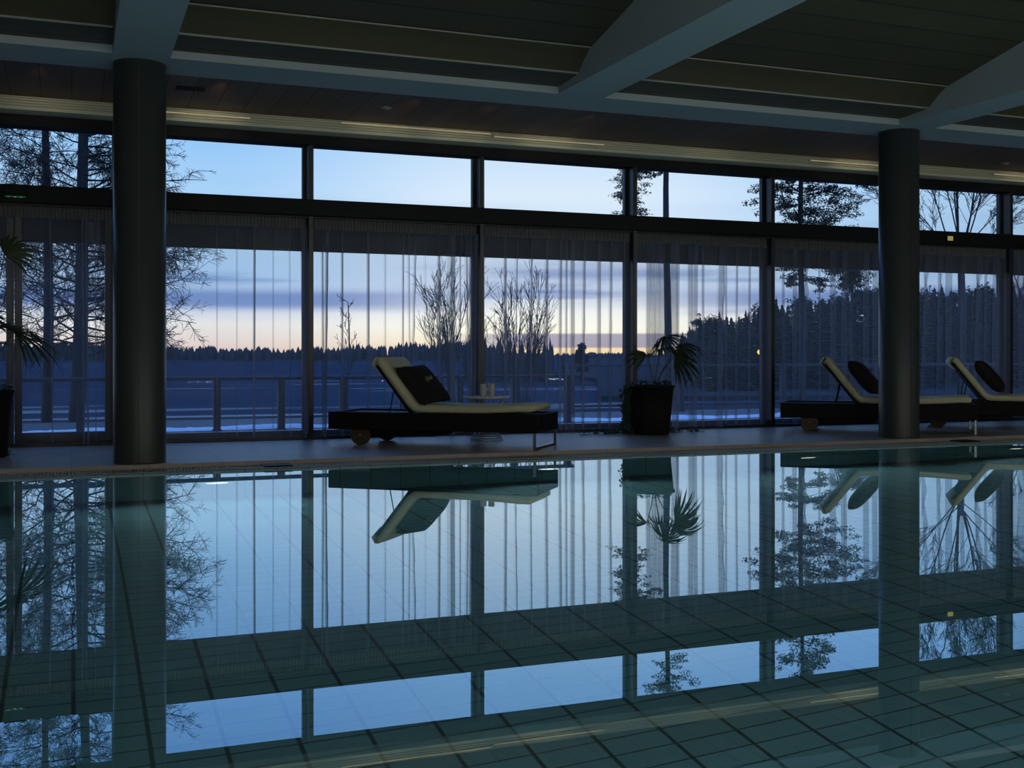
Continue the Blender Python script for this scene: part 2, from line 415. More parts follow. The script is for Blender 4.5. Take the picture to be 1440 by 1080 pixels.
# pelmet with slotted grille
b = MB(); b.prism_x([(11.86,3.27),(12.36,3.27),(12.36,3.66),(11.86,3.66)], XL, XR)
tag(b.build('trim_4', M['pelmet']), 'beige pelmet box running above the window heads', 'pelmet', kind='structure')
b = MB()
for k in range(4): b.bbox(XL, XR, 11.838, 11.862, 3.302+k*.026, 3.312+k*.026, .003)
tag(b.build('air_grille', M['grille']), 'long slotted air grille on the pelmet above the windows', 'grille')
for a_, c_, z_, lab in ((232,352,3.353,'glowing streak standing for warm light on the grille right of the nearer column'), (480,690,3.379,'glowing streak standing for warm light on the grille above the first lounger'),
                    (695,850,3.353,'glowing streak standing for warm light on the grille above the side table'), (1140,1262,3.353,'glowing streak standing for warm light on the grille beside the farther column'),
                    (1398,1520,3.353,'glowing streak standing for warm light on the grille past the farther column')):
    xa, xb = at(a_,11.85), at(c_,11.85)
    root = empty('glow_streak', ((xa+xb)/2, 11.852, z_))
    tag(root, lab, 'lamp', 'glowing light streaks on the pelmet grille')
    h = (xb-xa)/2
    b = MB(); b.box(-h, h, -.004, .004, -.006, .006); b.build('tube', M['streakglow'], root)  # emissive strip stands in for light caught on the grille
    b = MB(); b.box(-h-.03, -h, -.006, .008, -.008, .008); b.build('end_cap', M['grille'], root)
    b = MB(); b.box(h, h+.03, -.006, .008, -.008, .008); b.build('end_cap', M['grille'], root)
# ceiling fittings
X = at(268,10.95)
root = empty('ceiling_vent', (X, 10.95, 3.40)); tag(root, 'small dark slatted vent in the brown ceiling by the nearer column', 'vent')
b = MB(); b.box(-.13,.13,-.075,.075,-.006,.002); b.build('frame', M['transom'], root)
for k in range(6): b = MB(); b.box(-.11+k*.038,-.095+k*.038,-.06,.06,-.012,-.005); b.build('slat', M['black'], root)
for px, py, lab in ((543,151,'small round white ceiling fitting above the first lounger'), (1414,229,'small round white ceiling fitting past the farther column')):
    d_ = 2.5/((500-py)/F); lat = (px-720)/F*d_; X = d_*SA+lat*CA; Y = d_*CA-lat*SA
    root = empty('smoke_detector', (X,Y,3.40)); tag(root, lab, 'smoke detector')
    b = MB(); b.lathe([(.05,0),(.05,-.008),(.044,-.012)], 24); b.build('base', M['pale_bead'], root)
    b = MB(); b.lathe([(.032,-.012),(.026,-.022),(.010,-.026)], 24); b.build('dome', M['pale_bead'], root)

# windows -------------------------------------------------------
ZT0, ZT1 = 2.40, 2.575           # transom
ZH = 3.165                       # window head underside
b = MB(); b.bbox(XL, XR, 12.06, 12.33, ZT0, ZT1, .006)
tag(b.build('trim_5', M['transom']), 'dark transom rail between lower and upper panes', 'transom', kind='structure')
b = MB(); b.box(XL, XR, 12.10, 12.33, ZH, 3.28)
tag(b.build('trim_6', M['transom']), 'dark window head under the beige pelmet', 'window head', kind='structure')
b = MB(); b.bbox(XL, XR, 12.10, 12.33, 0, .035, .004)
tag(b.build('baseboard_front', M['frame']), 'low dark sill under the lower panes', 'sill', kind='structure')
win_lab = {-3:'window bay far beyond the left edge', -2:'window bay left of the glazed door', 0:'window bay directly right of the nearer column', -1:'',
           1:'window bay behind the first lounger', 2:'window bay behind the side table and sunrise', 3:'window bay behind the potted palm in the middle',
           4:'window bay behind the middle lounger', 5:'window bay past the farther column, behind the last lounger', 6:'window bay at the far right edge'}
n = 0
for k in range(-3, 7):
    xa, xb = MX(k-0)-0, MX(k+1)
    kk = k + 1                    # bay number: bay kk ends at mullion k+1
    n += 1
    lab = win_lab.get(kk, 'window bay by the end wall')
    if kk == -1: lab = 'clerestory window above the glazed door'
    if kk == 7: lab = 'window bay by the right end wall'
    w = empty('window_%d' % n, ((xa+xb)/2, WALL, 0)); tag(w, lab + ', dark metal frame', 'window', kind='structure')
    hw = PITCH/2
    b = MB(); b.bbox(hw-.027, hw+.027, -.10, .12, .03, ZT0, .004); b.bbox(hw-.027, hw+.027, -.10, .12, ZT1, ZH, .004)
    b.build('mullion', M['frame'], w)
    b = MB()                      # outer casement profiles beyond the glass
    for z0, z1 in ((.035, ZT0), (ZT1, ZH)):
        b.box(hw-.062, hw-.027, .06, .12, z0, z1); b.box(-hw+.027, -hw+.050, .06, .12, z0, z1)
    b.build('frame', M['frame'], w)
    b = MB(); b.box(-hw+.05, hw-.062, .085, .093, ZT1, ZH); b.build('upper_pane', M['pane'], w)
    if kk != -1:
        b = MB(); b.box(-hw+.05, hw-.062, .085, .093, .035, ZT0); b.build('lower_pane', M['pane'], w)
        b = MB(); b.box(-hw+.05, hw-.062, .06, .12, .035, .09); b.build('bottom_rail', M['frame'], w)
# glazed double door in bay -1
xd = (MX(-2)+MX(-1))/2; hw = PITCH/2
d = empty('door_1', (xd, WALL, 0)); tag(d, 'glazed double door to the terrace left of the nearer column', 'door', kind='structure')
for s in (-1, 1):
    b = MB()
    x0_, x1_ = (-hw+.05, -.004) if s < 0 else (.004, hw-.062)
    b.bbox(x0_, x0_+.068, .02, .10, .02, ZT0-.01, .004); b.bbox(x1_-.068, x1_, .02, .10, .02, ZT0-.01, .004)
    b.bbox(x0_+.068, x1_-.068, .02, .10, .02, .13, .004); b.bbox(x0_+.068, x1_-.068, .02, .10, ZT0-.09, ZT0-.01, .004)
    leaf = b.build('door_leaf', M['frame'], d)
    b = MB(); b.box(x0_+.068, x1_-.068, .055, .063, .13, ZT0-.09); b.build('pane', M['pane'], leaf)
    xh = -.04*1 if s < 0 else .04
    b = MB(); b.tube([(xh,.02,1.02),(xh,-.03,1.02),(xh+s*-.0,-.03,1.02),(xh+s*.11,-.03,1.02)], .009, 8); b.build('handle', M['chrome'], leaf)
# exit sign on the transom and a small yellow lamp on the right
Xs = at(21, 12.0)
root = empty('exit_sign', (Xs, 12.03, 2.515)); tag(root, 'small green exit sign on the transom above the door', 'exit sign')
b = MB(); b.bbox(-.10,.10,-.02,.03,-.06,.055,.004); b.build('housing', M['transom'], root)
b = MB(); b.box(-.092,.092,-.02,.026,-.068,-.0605); f_ = b.build('panel', M['exit'], root)
for x0_, x1_, y1_ in ((-.07,-.045,.0),(-.01,.012,.02),(.04,.065,.012)):
    b = MB(); b.box(x0_,x1_,-.016,y1_,-.0695,-.0685); b.build('symbol', M['exitmark'], f_)
X = at(1338, 12.0)
root = empty('indicator_lamp', (X, 12.052, zat(1338,335,12.0))); tag(root, 'small pale yellow lamp box on the transom past the farther column', 'lamp')
b = MB(); b.bbox(-.05,.05,-.03,.01,-.035,.035,.006); b.build('housing', M['transom'], root)
b = MB(); b.bbox(-.046,.046,-.036,-.029,-.03,.03,.003); b.build('lens', M['yellow'], root)
# curtain track
b = MB(); b.bbox(XL, XR, 12.125, 12.160, ZT0-.022, ZT0, .003)
tag(b.build('curtain_rail', M['black']), 'slim dark curtain track under the transom', 'curtain rail')
# outside beam that shades the lower panes
b = MB(); b.bbox(XL-6, XR+10, 12.50, 12.66, 2.065, 2.62, .01)
tag(b.build('trim_7', M['canopy']), 'dark beam outside above the lower panes', 'beam', kind='structure')

# curtains ------------------------------------------------------
def curtain(bay, folds, label, seed):
    """folds: list of (px at top, px at bottom, width in px, depth in m)"""
    rnd = random.Random(seed)
    xa, xb = MX(bay-1)+.045, MX(bay)-.05
    YC = 12.155
    root = empty('sheer_curtain', ((xa+xb)/2, YC, 0)); tag(root, label, 'curtain', 'sheer curtains along the window wall')
    cx = (xa+xb)/2
    ff = []
    for t, bo, w, dp in folds:
        Xt, Xb = at(t, YC), at(bo, YC)
        wm = w/F*depth(Xt, YC)*.80
        ff.append((Xt, Xb, wm, dp))
    ph = rnd.uniform(0,6); nx = 420
    xs = [xa + (xb-xa)*i/nx for i in range(nx+1)]
    for Xt, Xb, wm, dp in ff:
        for q in range(-6,7): xs.append((Xt+Xb)/2 + q*wm/9)
    xs = sorted(x for x in xs if xa <= x <= xb)
    levels = [.02, .35, .8, 1.25, 1.7, 2.1, 2.27]
    def off(x, z):
        t = (z-.02)/2.25
        y = .006*sin(x*9+ph) + .004*sin(x*23+ph*2)*(.3+.7*t)
        for Xt, Xb, wm, dp in ff:
            c = Xb + (Xt-Xb)*t
            u = (x-c)/wm
            if abs(u) < .5: y -= dp*1.45*(cos(u*pi)**2)
        return y
    b = MB(); nX = len(xs); vs = []
    for z in levels:
        for x in xs: vs.append((x-cx, off(x,z), z))
    fs = [(r*nX+i, r*nX+i+1, (r+1)*nX+i+1, (r+1)*nX+i) for r in range(len(levels)-1) for i in range(nX-1)]
    b.add(vs, fs, False); b.build('fabric', M['gauze'], root)
    b = MB(); nT = 260; vs = []              # gathered heading
    for r, z in enumerate((2.262, 2.30, 2.345, 2.378)):
        for i in range(nT+1):
            x = xa+(xb-xa)*i/nT
            y = (.016*sin(i*1.25+ph) + .008*sin(i*.37))*(.5 if r == 0 else 1)
            vs.append((x-cx, y-.004, z + (.006*sin(i*.8) if r == 3 else 0)))
    fs = [(r*(nT+1)+i, r*(nT+1)+i+1, (r+1)*(nT+1)+i+1, (r+1)*(nT+1)+i) for r in range(3) for i in range(nT)]
    b.add(vs, fs, True); b.build('heading', M['tape'], root)
    return root

curtain(-1, [(70,74,2,.05),(116,118,3,.10),(121,124,3,.12),(134,135,2,.03)], 'sheer curtain across the glazed door with one dark fold', 1)
curtain(0, [(305,305,3,.02),(333,333,3,.02),(357,356,2.4,.09),(384,384,3,.03),(407,408,3,.03),(424,427,4,.12),(429,429,3,.08)], 'sheer curtain beside the nearer column, almost without folds', 2)
curtain(1, [(452,453,2.4,.06),(458,455,3,.11),(480,480,2.2,.07),(516,516,2.6,.08),(541,541,4,.035),(566,565,2.6,.05),(574,576,3,.04),(584,577,3,.06),(597,598,5,.02),(615,616,2.4,.07),(631,630,8,.16),(646,646,3,.04),(654,657,3.4,.06),(659,660,2.4,.08),(667,664,3,.10)], 'sheer curtain behind the first lounger with uneven folds', 3)
curtain(2, [(708,709,2.4,.07),(726,722,3.2,.05),(746,744,3.2,.05),(767,765,3.2,.07),(786,784,3,.07),(795,794,2.4,.05),(802,802,2.2,.09),(820,817,3,.07),(839,839,3,.08),(857,854,3,.07),(876,876,2.4,.05)], 'sheer curtain behind the side table with evenly spaced folds', 4)
curtain(3, [(908,907,3,.09),(914,915,3,.09),(921,920,3,.10),(927,928,3,.10),(939,941,12,.16),(951,950,3,.06),(966,967,2.8,.10),(974,972,6,.09),(986,986,2,.05),(1010,1006,4,.13),(1019,1019,2.4,.04),(1034,1032,2.4,.05),(1052,1050,3,.05),(1066,1068,2.4,.05)], 'sheer curtain behind the potted palm, bunched at its left', 5)
curtain(4, [(1099,1098,2.2,.05),(1114,1113,3,.08),(1131,1126,3,.09),(1150,1150,2,.04),(1166,1165,3.2,.10),(1183,1181,3,.07),(1187,1186,2.2,.05),(1213,1212,3,.09),(1226,1224,3,.09)], 'sheer curtain behind the middle lounger with pale parallel folds', 6)
curtain(5, [(1300,1292,3,.08),(1318,1314,3,.08),(1329,1328,3.2,.10),(1350,1347,4,.07),(1373,1366,3,.10),(1396,1393,3,.10),(1384,1382,2.2,.05)], 'sheer curtain behind the last lounger with slanting folds', 7)
curtain(6, [(1424,1420,4,.10),(1430,1430,3,.1),(1437,1441,3,.08),(1460,1460,3,.08)], 'sheer curtain at the far right edge beyond the last lounger', 8)

# pool lamps ------------------------------------------------------
pl_lab = ['underwater pool lamp seen right of the nearer column', 'underwater pool lamp below the foot of the first lounger', 'underwater pool lamp left of the farther column', 'underwater pool lamp right of the farther column']
for px, lab in zip((305,770,1135,1427), pl_lab):
    X = at(px, POOL_Y1)
    root = empty('pool_lamp', (X, POOL_Y1-.001, WATER-.72)); tag(root, lab, 'pool lamp', 'underwater lamps in the pool wall')
    b = MB(); pts = [(.105*cos(2*pi*j/32), -.012, .062*sin(2*pi*j/32)) for j in range(33)]; b.tube(pts, .012, 8, False); b.build('bezel', M['chrome'], root)
    vs = [(.092*cos(2*pi*j/32), -.012, .050*sin(2*pi*j/32)) for j in range(32)] + [(0,-.03,0)]
    b = MB(); b.add(vs, [(j,(j+1)%32,32) for j in range(32)], True); b.build('lens', M['poolglow'], root)

# ------------------------------------------------------------------ loungers
ANG = R(-39.0); LL = 2.20; LW = .38; TOP = .335
HINGE = .86; BANG = R(52); BLEN = .585
def sweep(path, halfw, thick, name, m_, parent, edge=.02):
    """padded slab: path of (x,z) underside points; rounded edges"""
    n_ = len(path); vs = []; fs = []
    prof_ = []
    for k, (x_, z_) in enumerate(path):
        a = path[max(k-1,0)]; c = path[min(k+1,n_-1)]
        tx, tz = c[0]-a[0], c[1]-a[1]; l = math.hypot(tx,tz); nx_, nz_ = -tz/l, tx/l
        e = edge
        ring = [(-halfw+e*.6,0),(-halfw,e),(-halfw,thick-e),(-halfw+e,thick),(-halfw*.5,thick*1.04),(halfw*.5,thick*1.04),(halfw-e,thick),(halfw,thick-e),(halfw,e),(halfw-e*.6,0)]
        sq = .55 if k in (0, n_-1) else 1.0
        for y_, t_ in ring:
            tt = thick/2 + (t_-thick/2)*sq
            vs.append((x_+nx_*tt, y_*(.985 if sq < 1 else 1), z_+nz_*tt))
    m = 10
    for k in range(n_-1):
        for j in range(m): fs.append((k*m+j, k*m+(j+1)%m, (k+1)*m+(j+1)%m, (k+1)*m+j))
    fs += [tuple(range(m))[::-1], tuple(range((n_-1)*m, n_*m))]
    b = MB(); b.add([v for v in vs], [f[::-1] for f in fs], True)
    return b.build(name, m_, parent)

def make_lounger():
    root = empty('sun_lounger')
    b = MB()
    b.bbox(0, LL, -LW, -LW+.05, .158, TOP, .006); b.bbox(0, LL, LW-.05, LW, .158, TOP, .006)
    b.bbox(0, .05, -LW+.05, LW-.05, .158, TOP, .006); b.bbox(LL-.05, LL, -LW+.05, LW-.05, .158, TOP, .006)
    b.bbox(.05, LL-.05, -LW+.05, LW-.05, .285, .318, .004)
    b.build('frame', M['wicker'], root)
    b = MB(); b.bbox(.34, 1.10, -LW+.09, LW-.09, .095, .158, .01); b.build('undercarriage', M['backing'], root)
    for s in (-1, 1):
        b = MB(); yy = s*(LW-.055)
        vs = []
        for y_ in (yy-.022, yy-.016, yy+.016, yy+.022):
            r = .105 if abs(y_-yy) < .02 else .098
            for j in range(32): vs.append((.335+r*cos(2*pi*j/32), y_, .105+r*sin(2*pi*j/32)))
        fs = [(q*32+j, q*32+(j+1)%32, (q+1)*32+(j+1)%32, (q+1)*32+j) for q in range(3) for j in range(32)]
        fs += [tuple(range(32))[::-1], tuple(range(96,128))]
        b.add(vs, fs); wh = b.build('wheel', M['wheelw'], root)
        b = MB(); b.tube([(.335,yy-.03,.105),(.335,yy+.03,.105)], .014, 12); b.build('hub', M['chrome'], wh)
    b = MB(); z = .010; xx = LL-.03; t_ = .012
    b.bbox(xx-t_, xx+t_, -LW+.005, -LW+.029, 0, .16, .002); b.bbox(xx-t_, xx+t_, LW-.029, LW-.005, 0, .16, .002)
    b.bbox(xx-t_, xx+t_, -LW+.029, LW-.029, 0, .022, .002)
    b.build('leg', M['chrome'], root)['label'] = 'chrome sled leg at the foot end'
    # backrest board
    c_, s_ = cos(BANG), sin(BANG)
    br = empty('backrest'); br.parent = root
    bx, bz = HINGE, TOP-.005
    pl = [(bx - c_*t, bz + s_*t) for t in (0, BLEN)]
    n_ = (s_, c_)                          # towards the sitter
    b = MB(); vs = []
    for (x_, z_) in pl:
        for q in (0, .028):
            for y_ in (-.325, .325): vs.append((x_+n_[0]*q, y_, z_+n_[1]*q))
    b.add(vs, [(0,1,5,4),(2,6,7,3),(0,4,6,2),(1,3,7,5),(0,2,3,1),(4,5,7,6)]); b.build('board', M['backing'], br)
    for s in (-1, 1):
        b = MB(); t = .30
        b.tube([(bx-c_*t, s*.27, bz+s_*t), (bx-c_*t-.045, s*.27, TOP)], .006, 6); b.build('strut', M['backing'], br)
    # mattress: over the backrest and along the frame
    path = []
    for t in (BLEN+.035, BLEN+.02, BLEN-.08, .42, .28, .16, .09): path.append((bx - c_*t + n_[0]*.028, bz + s_*t + n_[1]*.028))
    x0_, z0_ = path[-1]
    path += [(x0_+.035, z0_-.037), (x0_+.078, TOP+.012), (x0_+.13, TOP+.004), (x0_+.25, TOP+.002), (1.3, TOP+.002), (1.62, TOP+.002), (1.80,TOP+.010), (2.02,TOP+.022), (2.10, TOP+.02), (2.13, TOP+.018)]
    mt = sweep(path, .335, .072, 'mattress', M['canvas'], root)
    # flap that folds over the backrest's head end
    top = (bx - c_*(BLEN+.035), bz + s_*(BLEN+.035))
    b = MB(); vs = []
    hx, hz = top[0]+n_[0]*.055, top[1]+n_[1]*.055
    pts = [(hx+.012, hz+.028), (hx-.03, hz+.030), (top[0]-.022, top[1]-.0), (top[0]-.012+c_*.12, top[1]-s_*.12)]
    for y_ in (-.33, .33):
        for p in pts: vs.append((p[0], y_, p[1]))
        for p in pts: vs.append((p[0]+.010, y_, p[1]-.010))
    fs = []
    for k in range(3):
        fs += [(k,k+1,8+k+1,8+k), (4+k,12+k,12+k+1,4+k+1), (k,4+k,4+k+1,k+1), (8+k,8+k+1,12+k+1,12+k)]
    fs += [(0,8,12,4),(3,7,15,11)]
    b.add(vs, fs, True); b.build('hood', M['canvas'], mt)
    return root

head1 = (2.655, 11.605)
lou_at = [(head1[0], head1[1]), (head1[0]+5.49, head1[1]+.13), (head1[0]+5.49+1.93, head1[1]+.13)]
lab = ['first sun lounger, fully seen in mid deck beside the wire table, cream mattress',
       'sun lounger partly hidden by the farther column, dark frame and cream mattress',
       'sun lounger at the right edge, cut by the picture, dark frame and cream mattress']
proto = make_lounger(); loungers = []
for i, (x, y) in enumerate(lou_at):
    o = proto if i == 0 else copy_tree(proto)
    o.location = (x, y, 0); o.rotation_euler = (0,0,ANG); tag(o, lab[i], 'sun lounger', 'sun loungers on the deck'); loungers.append(o)

def make_cushion():
    root = empty('cushion')
    n_ = 16; S = .258; vs = []; fs = []
    def pt(i, j, sg):
        u = i/n_*2-1; v = j/n_*2-1
        pin = 1 - .13*(1-u*u)*abs(v)**3; pinv = 1 - .13*(1-v*v)*abs(u)**3
        th = .085*((1-u**4)*(1-v**4))**.6 + .004*(1 if max(abs(u),abs(v)) < .999 else 0)
        return (u*S*pinv, v*S*pin, sg*th)
    for sg in (1,-1):
        for i in range(n_+1):
            for j in range(n_+1): vs.append(pt(i,j,sg))
    K = (n_+1)**2
    for i in range(n_):
        for j in range(n_):
            a = i*(n_+1)+j
            fs.append((a, a+n_+1, a+n_+2, a+1)); fs.append((K+a, K+a+1, K+a+n_+2, K+a+n_+1))
    b = MB(); b.add(vs, fs, True); b.build('cover', M['cushion'], root)
    # small embroidered emblem on the face
    b = MB()
    def stroke(p, q, w):
        dx, dy = q[0]-p[0], q[1]-p[1]; l = math.hypot(dx,dy); nx_, ny_ = -dy/l*w, dx/l*w
        mx_, my_ = (p[0]+q[0])/2, (p[1]+q[1])/2; z = .0925
        b.add([(p[0],p[1],z),(mx_+nx_,my_+ny_,z+.002),(q[0],q[1],z),(mx_-nx_,my_-ny_,z+.002),(p[0],p[1],z-.006),(q[0],q[1],z-.006)],
              [(0,3,2,1),(4,0,1),(4,3,0),(5,2,3),(5,1,2)])
    for k in range(5):
        x_ = -.065+k*.028; stroke((x_, -.016), (x_+.026, .026+.006*(k%2)), .008)
    stroke((-.085,-.024),(.08,-.004),.006); stroke((.045,.0),(.09,.036),.009); stroke((-.07,-.032),(-.03,-.044),.006)
    b.build('emblem', M['gold'], root)['label'] = 'small gold embroidered emblem'
    return root
clab = ['dark cushion with a gold emblem leaning on the lounger beside the wire table', 'dark cushion on the lounger partly hidden by the farther column', 'dark cushion on the lounger at the right edge']
cp = make_cushion()
for i, lo in enumerate(loungers):
    o = cp if i == 0 else copy_tree(cp)
    tilt = R(47 if i == 0 else 50)
    loc = (.905, -.06, .609) if i == 0 else (.965, .0, .635)
    # local frame on the lounger: face looks to the foot end and up
    m = Matrix.Translation((lou_at[i][0], lou_at[i][1], 0)) @ Matrix.Rotation(ANG, 4, 'Z') @ Matrix.Translation(loc) @ Matrix.Rotation(R(-13 if i == 0 else -6), 4, 'Z') @ Matrix.Rotation(tilt, 4, 'Y') @ Matrix.Rotation(R(4 if i == 0 else -3), 4, 'Z') @ Matrix.Rotation(R(90), 4, 'Z')
    o.matrix_world = m
    tag(o, clab[i], 'cushion', 'cushions on the sun loungers')

# ------------------------------------------------------------------ wire table and candles
TX, TY = 4.115, 11.30
t = empty('side_table', (TX, TY, 0)); tag(t, 'small round wire side table with white top behind the first lounger', 'side table')
TH = .455
b = MB(); b.lathe([(.01,TH-.012),(.225,TH-.012),(.243,TH-.004),(.250,TH+.012),(.246,TH+.013),(.236,TH),(.01,TH-.002)], 48); b.build('tabletop', M['tray'], t)
b = MB()
for k in range(26):
    a = 2*pi*k/26; a2 = a + R(50)
    pts = []
    for q in range(9):
        u = q/8; aa = a+(a2-a)*u
        r = .175 + (.205-.175)*u - .11*sin(pi*u)
        pts.append((r*cos(aa), r*sin(aa), .012+u*(TH-.03)))
    b.tube(pts, .0032, 5, False)
b.build('wire_cage', M['wire'], t)
for z_, r_ in ((.008,.175),(.030,.165)):
    b = MB(); b.tube([(r_*cos(2*pi*j/40), r_*sin(2*pi*j/40), z_) for j in range(41)], .006, 6, False); b.build('base_ring', M['wire'], t)
for dl, dd, h_, lab_ in ((-.040,-.02,.145,'left of two cream pillar candles on the wire table'), (.052,.0,.150,'right of two cream pillar candles on the wire table')):
    c = empty('candle', (TX+dl*LATX, TY+dl*LATY+dd, TH-.001)); tag(c, lab_, 'candle', 'candles on the side table')
    b = MB(); b.lathe([(.030,0),(.0335,.004),(.0335,h_-.006),(.030,h_),(.018,h_-.008),(.003,h_-.010)], 28); b.build('wax', M['wax'], c)
    b = MB(); b.tube([(0,0,h_-.012),(.001,0,h_),(.004,0,h_+.008)], .0016, 5); b.build('wick', M['wick'], c)

# ------------------------------------------------------------------ potted palms
def world_dir(lat, dep, z):      # camera-right / away / up to world
    return Vector((lat*LATX + dep*SA, lat*LATY + dep*CA, z))

def frond(parent, base, hub, out, span, length, nleaf, droop, rnd, roll=0.0):
    """fan leaf: petiole from base to hub, then leaflets fanning around direction out"""
    base, hub, out = Vector(base), Vector(hub), Vector(out).normalized()
    mid = (base+hub)/2 + Vector((0,0,.10)) - (hub-base)*.10
    pts = []
    for q in range(9):
        u = q/8; pts.append(base*(1-u)**2 + mid*2*u*(1-u) + hub*u*u)
    b = MB(); b.tube(pts, [.007-.003*q/8 for q in range(9)], 6)
    fr = b.build('frond', M['stem'], parent)
    up = Vector((0,0,1)); side = out.cross(up)
    if side.length < .05: side = Vector((1,0,0))
    side.normalize(); nrm = side.cross(out).normalized()
    side = (side*cos(roll) + nrm*sin(roll)).normalized(); nrm = side.cross(out).normalized()
    b = MB()
    for k in range(nleaf):
        u = k/(nleaf-1)*2-1
        th = u*span + rnd.uniform(-.04,.04)
        dirv = (out*cos(th) + side*sin(th)).normalized()
        L_ = length*(1-.25*abs(u)**2)*rnd.uniform(.88,1.08)
        w = .013*rnd.uniform(.85,1.15)
        dr = droop*rnd.uniform(.75,1.35)
        wd = dirv.cross(nrm).normalized()
        vs = []; ns = 6
        for q in range(ns+1):
            s_ = q/ns
            p = hub + dirv*L_*s_*(1-.22*dr*s_*s_) + Vector((0,0,-1))*dr*L_*.62*s_*s_
            ww = w*(.35+1.3*s_ if s_ < .5 else 1.0*(1.02-((s_-.5)*2)**1.6))
            fold = nrm*ww*.45
            vs += [p - wd*ww + fold, p, p + wd*ww + fold]
        fs = []
        for q in range(ns):
            fs += [(q*3,q*3+1,q*3+4,q*3+3),(q*3+1,q*3+2,q*3+5,q*3+4)]
        b.add(vs, fs, False)
    b.build('fan_leaf', M['palm'], fr)
    return fr

def ivy_leaf(b, p, n_, size, rnd):
    n_ = Vector(n_).normalized(); u = n_.cross(Vector((rnd.uniform(-1,1),rnd.uniform(-1,1),rnd.uniform(-1,1))))
    if u.length < .05: u = n_.cross(Vector((1,0,.3)))
    u.normalize(); w = n_.cross(u); p = Vector(p)
    out = [(-.1,0),(-.35,.45),(.05,.38),(.35,.55),(.40,.22),(1.0,0),(.40,-.22),(.35,-.55),(.05,-.38),(-.35,-.45)]
    b.add([p+u*x*size+w*y*size+n_*(.12*size*abs(y)) for x,y in out], [tuple(range(10))])

def pot_mesh(parent, r0, r1, h):
    b = MB(); b.lathe([(r0*.92,0),(r0,.012),(r0+(r1-r0)*.5,h*.5),(r1,h-.03),(r1+.014,h-.028),(r1+.014,h),(r1-.012,h),(r1-.02,h-.05),(.01,h-.052)], 48)
    p = b.build('pot', M['pot'], parent)
    b = MB(); b.lathe([(r1-.021,h-.08),(r1-.021,h-.045),(r1*.5,h-.03),(.01,h-.025)], 32); b.build('soil', M['soil'], parent)

# middle palm
PX, PY = 6.19, 11.50
pp = empty('potted_palm', (PX, PY, 0)); tag(pp, 'dark round planter with a fan palm and trailing ivy in the middle of the deck', 'potted plant')
rnd = random.Random(11)
pot_mesh(pp, .215, .262, .56)
B0 = world_dir(.04, 0, .52)
frond(pp, B0, world_dir(.145,.02,1.10), world_dir(.85,.15,.25), R(125), .36, 26, .62, rnd, .35)
frond(pp, B0, world_dir(.31,-.05,.985), world_dir(1,.05,.30), R(100), .40, 26, .70, rnd, .5)
frond(pp, B0, world_dir(.25,-.18,.885), world_dir(.95,-.5,-.05), R(95), .40, 28, .70, rnd, .9)
frond(pp, B0, world_dir(-.05,-.06,.90), world_dir(-1,-.1,.30), R(60), .36, 14, .65, rnd, .6)
frond(pp, B0, world_dir(.15,.22,.98), world_dir(.4,.8,.2), R(100), .28, 18, .7, rnd, .2)
b = MB()                          # unopened spear
for k in range(3): b.tube([world_dir(-.03,0,.88), world_dir(-.045+.03*k,0,.98+.01*k)], [.006,.002], 5)
b.build('spear', M['palm'], pp)
def ivy(parent, seeds, floor_l, floor_r, rad, h, rnd, wy):
    b = MB(); vb = MB()
    for k in range(330):          # crown of ivy over the rim
        a = rnd.uniform(0,2*pi); r = rad*math.sqrt(rnd.uniform(.2,1.12)); z = h + rnd.uniform(-.03,.06) - max(0,r-rad)*1.5
        ivy_leaf(b, (r*cos(a), r*sin(a), z), (rnd.uniform(-.6,.6),rnd.uniform(-.6,.6),1), rnd.uniform(.022,.038), rnd)
    for k in range(16):           # strands hanging on the camera's left of the pot
        lat = -rad*rnd.uniform(.80,1.22); dp = rnd.uniform(-.17,.10)
        p0 = world_dir(lat, dp, h); L_ = rnd.uniform(.2,h)
        pts = [p0 + world_dir(-.05*sin(q*.7+k)*.6-.018*q/3, 0, -L_*q/8) for q in range(9)]
        vb.tube(pts, .003, 4, False)
        for q in range(int(L_*55)):
            u = rnd.uniform(0,.999)*8; i_ = int(u); p = pts[i_].lerp(pts[i_+1], u-i_)
            ivy_leaf(b, p+Vector((rnd.uniform(-.03,.03),rnd.uniform(-.03,.03),0)), world_dir(-.5,-1,.3), rnd.uniform(.02,.036), rnd)
    for k in range(10):           # runners over the floor
        tgt = floor_l*rnd.uniform(.3,1) if k < 6 else floor_r*rnd.uniform(.4,1)
        s0 = -rad*.9 if tgt < 0 else rad*.75
        d0 = rnd.uniform(-.02,.12)
        pts = [Vector(((s0+(tgt-s0)*q/12)*LATX*1.05 + .03*sin(q+k), (s0+(tgt-s0)*q/12)*LATX*wy + d0 + .03*sin(q*1.3+k*2), .012)) for q in range(13)]
        vb.tube(pts, .003, 4, False)
        for q in range(int(abs(tgt-s0)*75)+6):
            u = (rnd.uniform(0,1)**1.5)*11.99; i_ = int(u); p = pts[i_].lerp(pts[i_+1], u-i_)
            ivy_leaf(b, p+Vector((rnd.uniform(-.03,.03),rnd.uniform(-.04,.04),rnd.uniform(.006,.05))), (rnd.uniform(-.5,.5),rnd.uniform(-1,.2),rnd.uniform(.3,1)), rnd.uniform(.02,.036), rnd)
    for k in range(120):          # heap of ivy at the pot's foot
        lat = -rad - rnd.uniform(0,1)**1.6*.30; 
        p = world_dir(lat, rnd.uniform(-.12,.12), rnd.uniform(.01,max(.02,.16+ (lat+rad)*.5)))
        ivy_leaf(b, p, (rnd.uniform(-.6,.6),rnd.uniform(-1,.2),rnd.uniform(.2,1)), rnd.uniform(.02,.036), rnd)
    v = vb.build('ivy_vines', M['stem'], parent); b.build('ivy_leaves', M['ivy'], v)
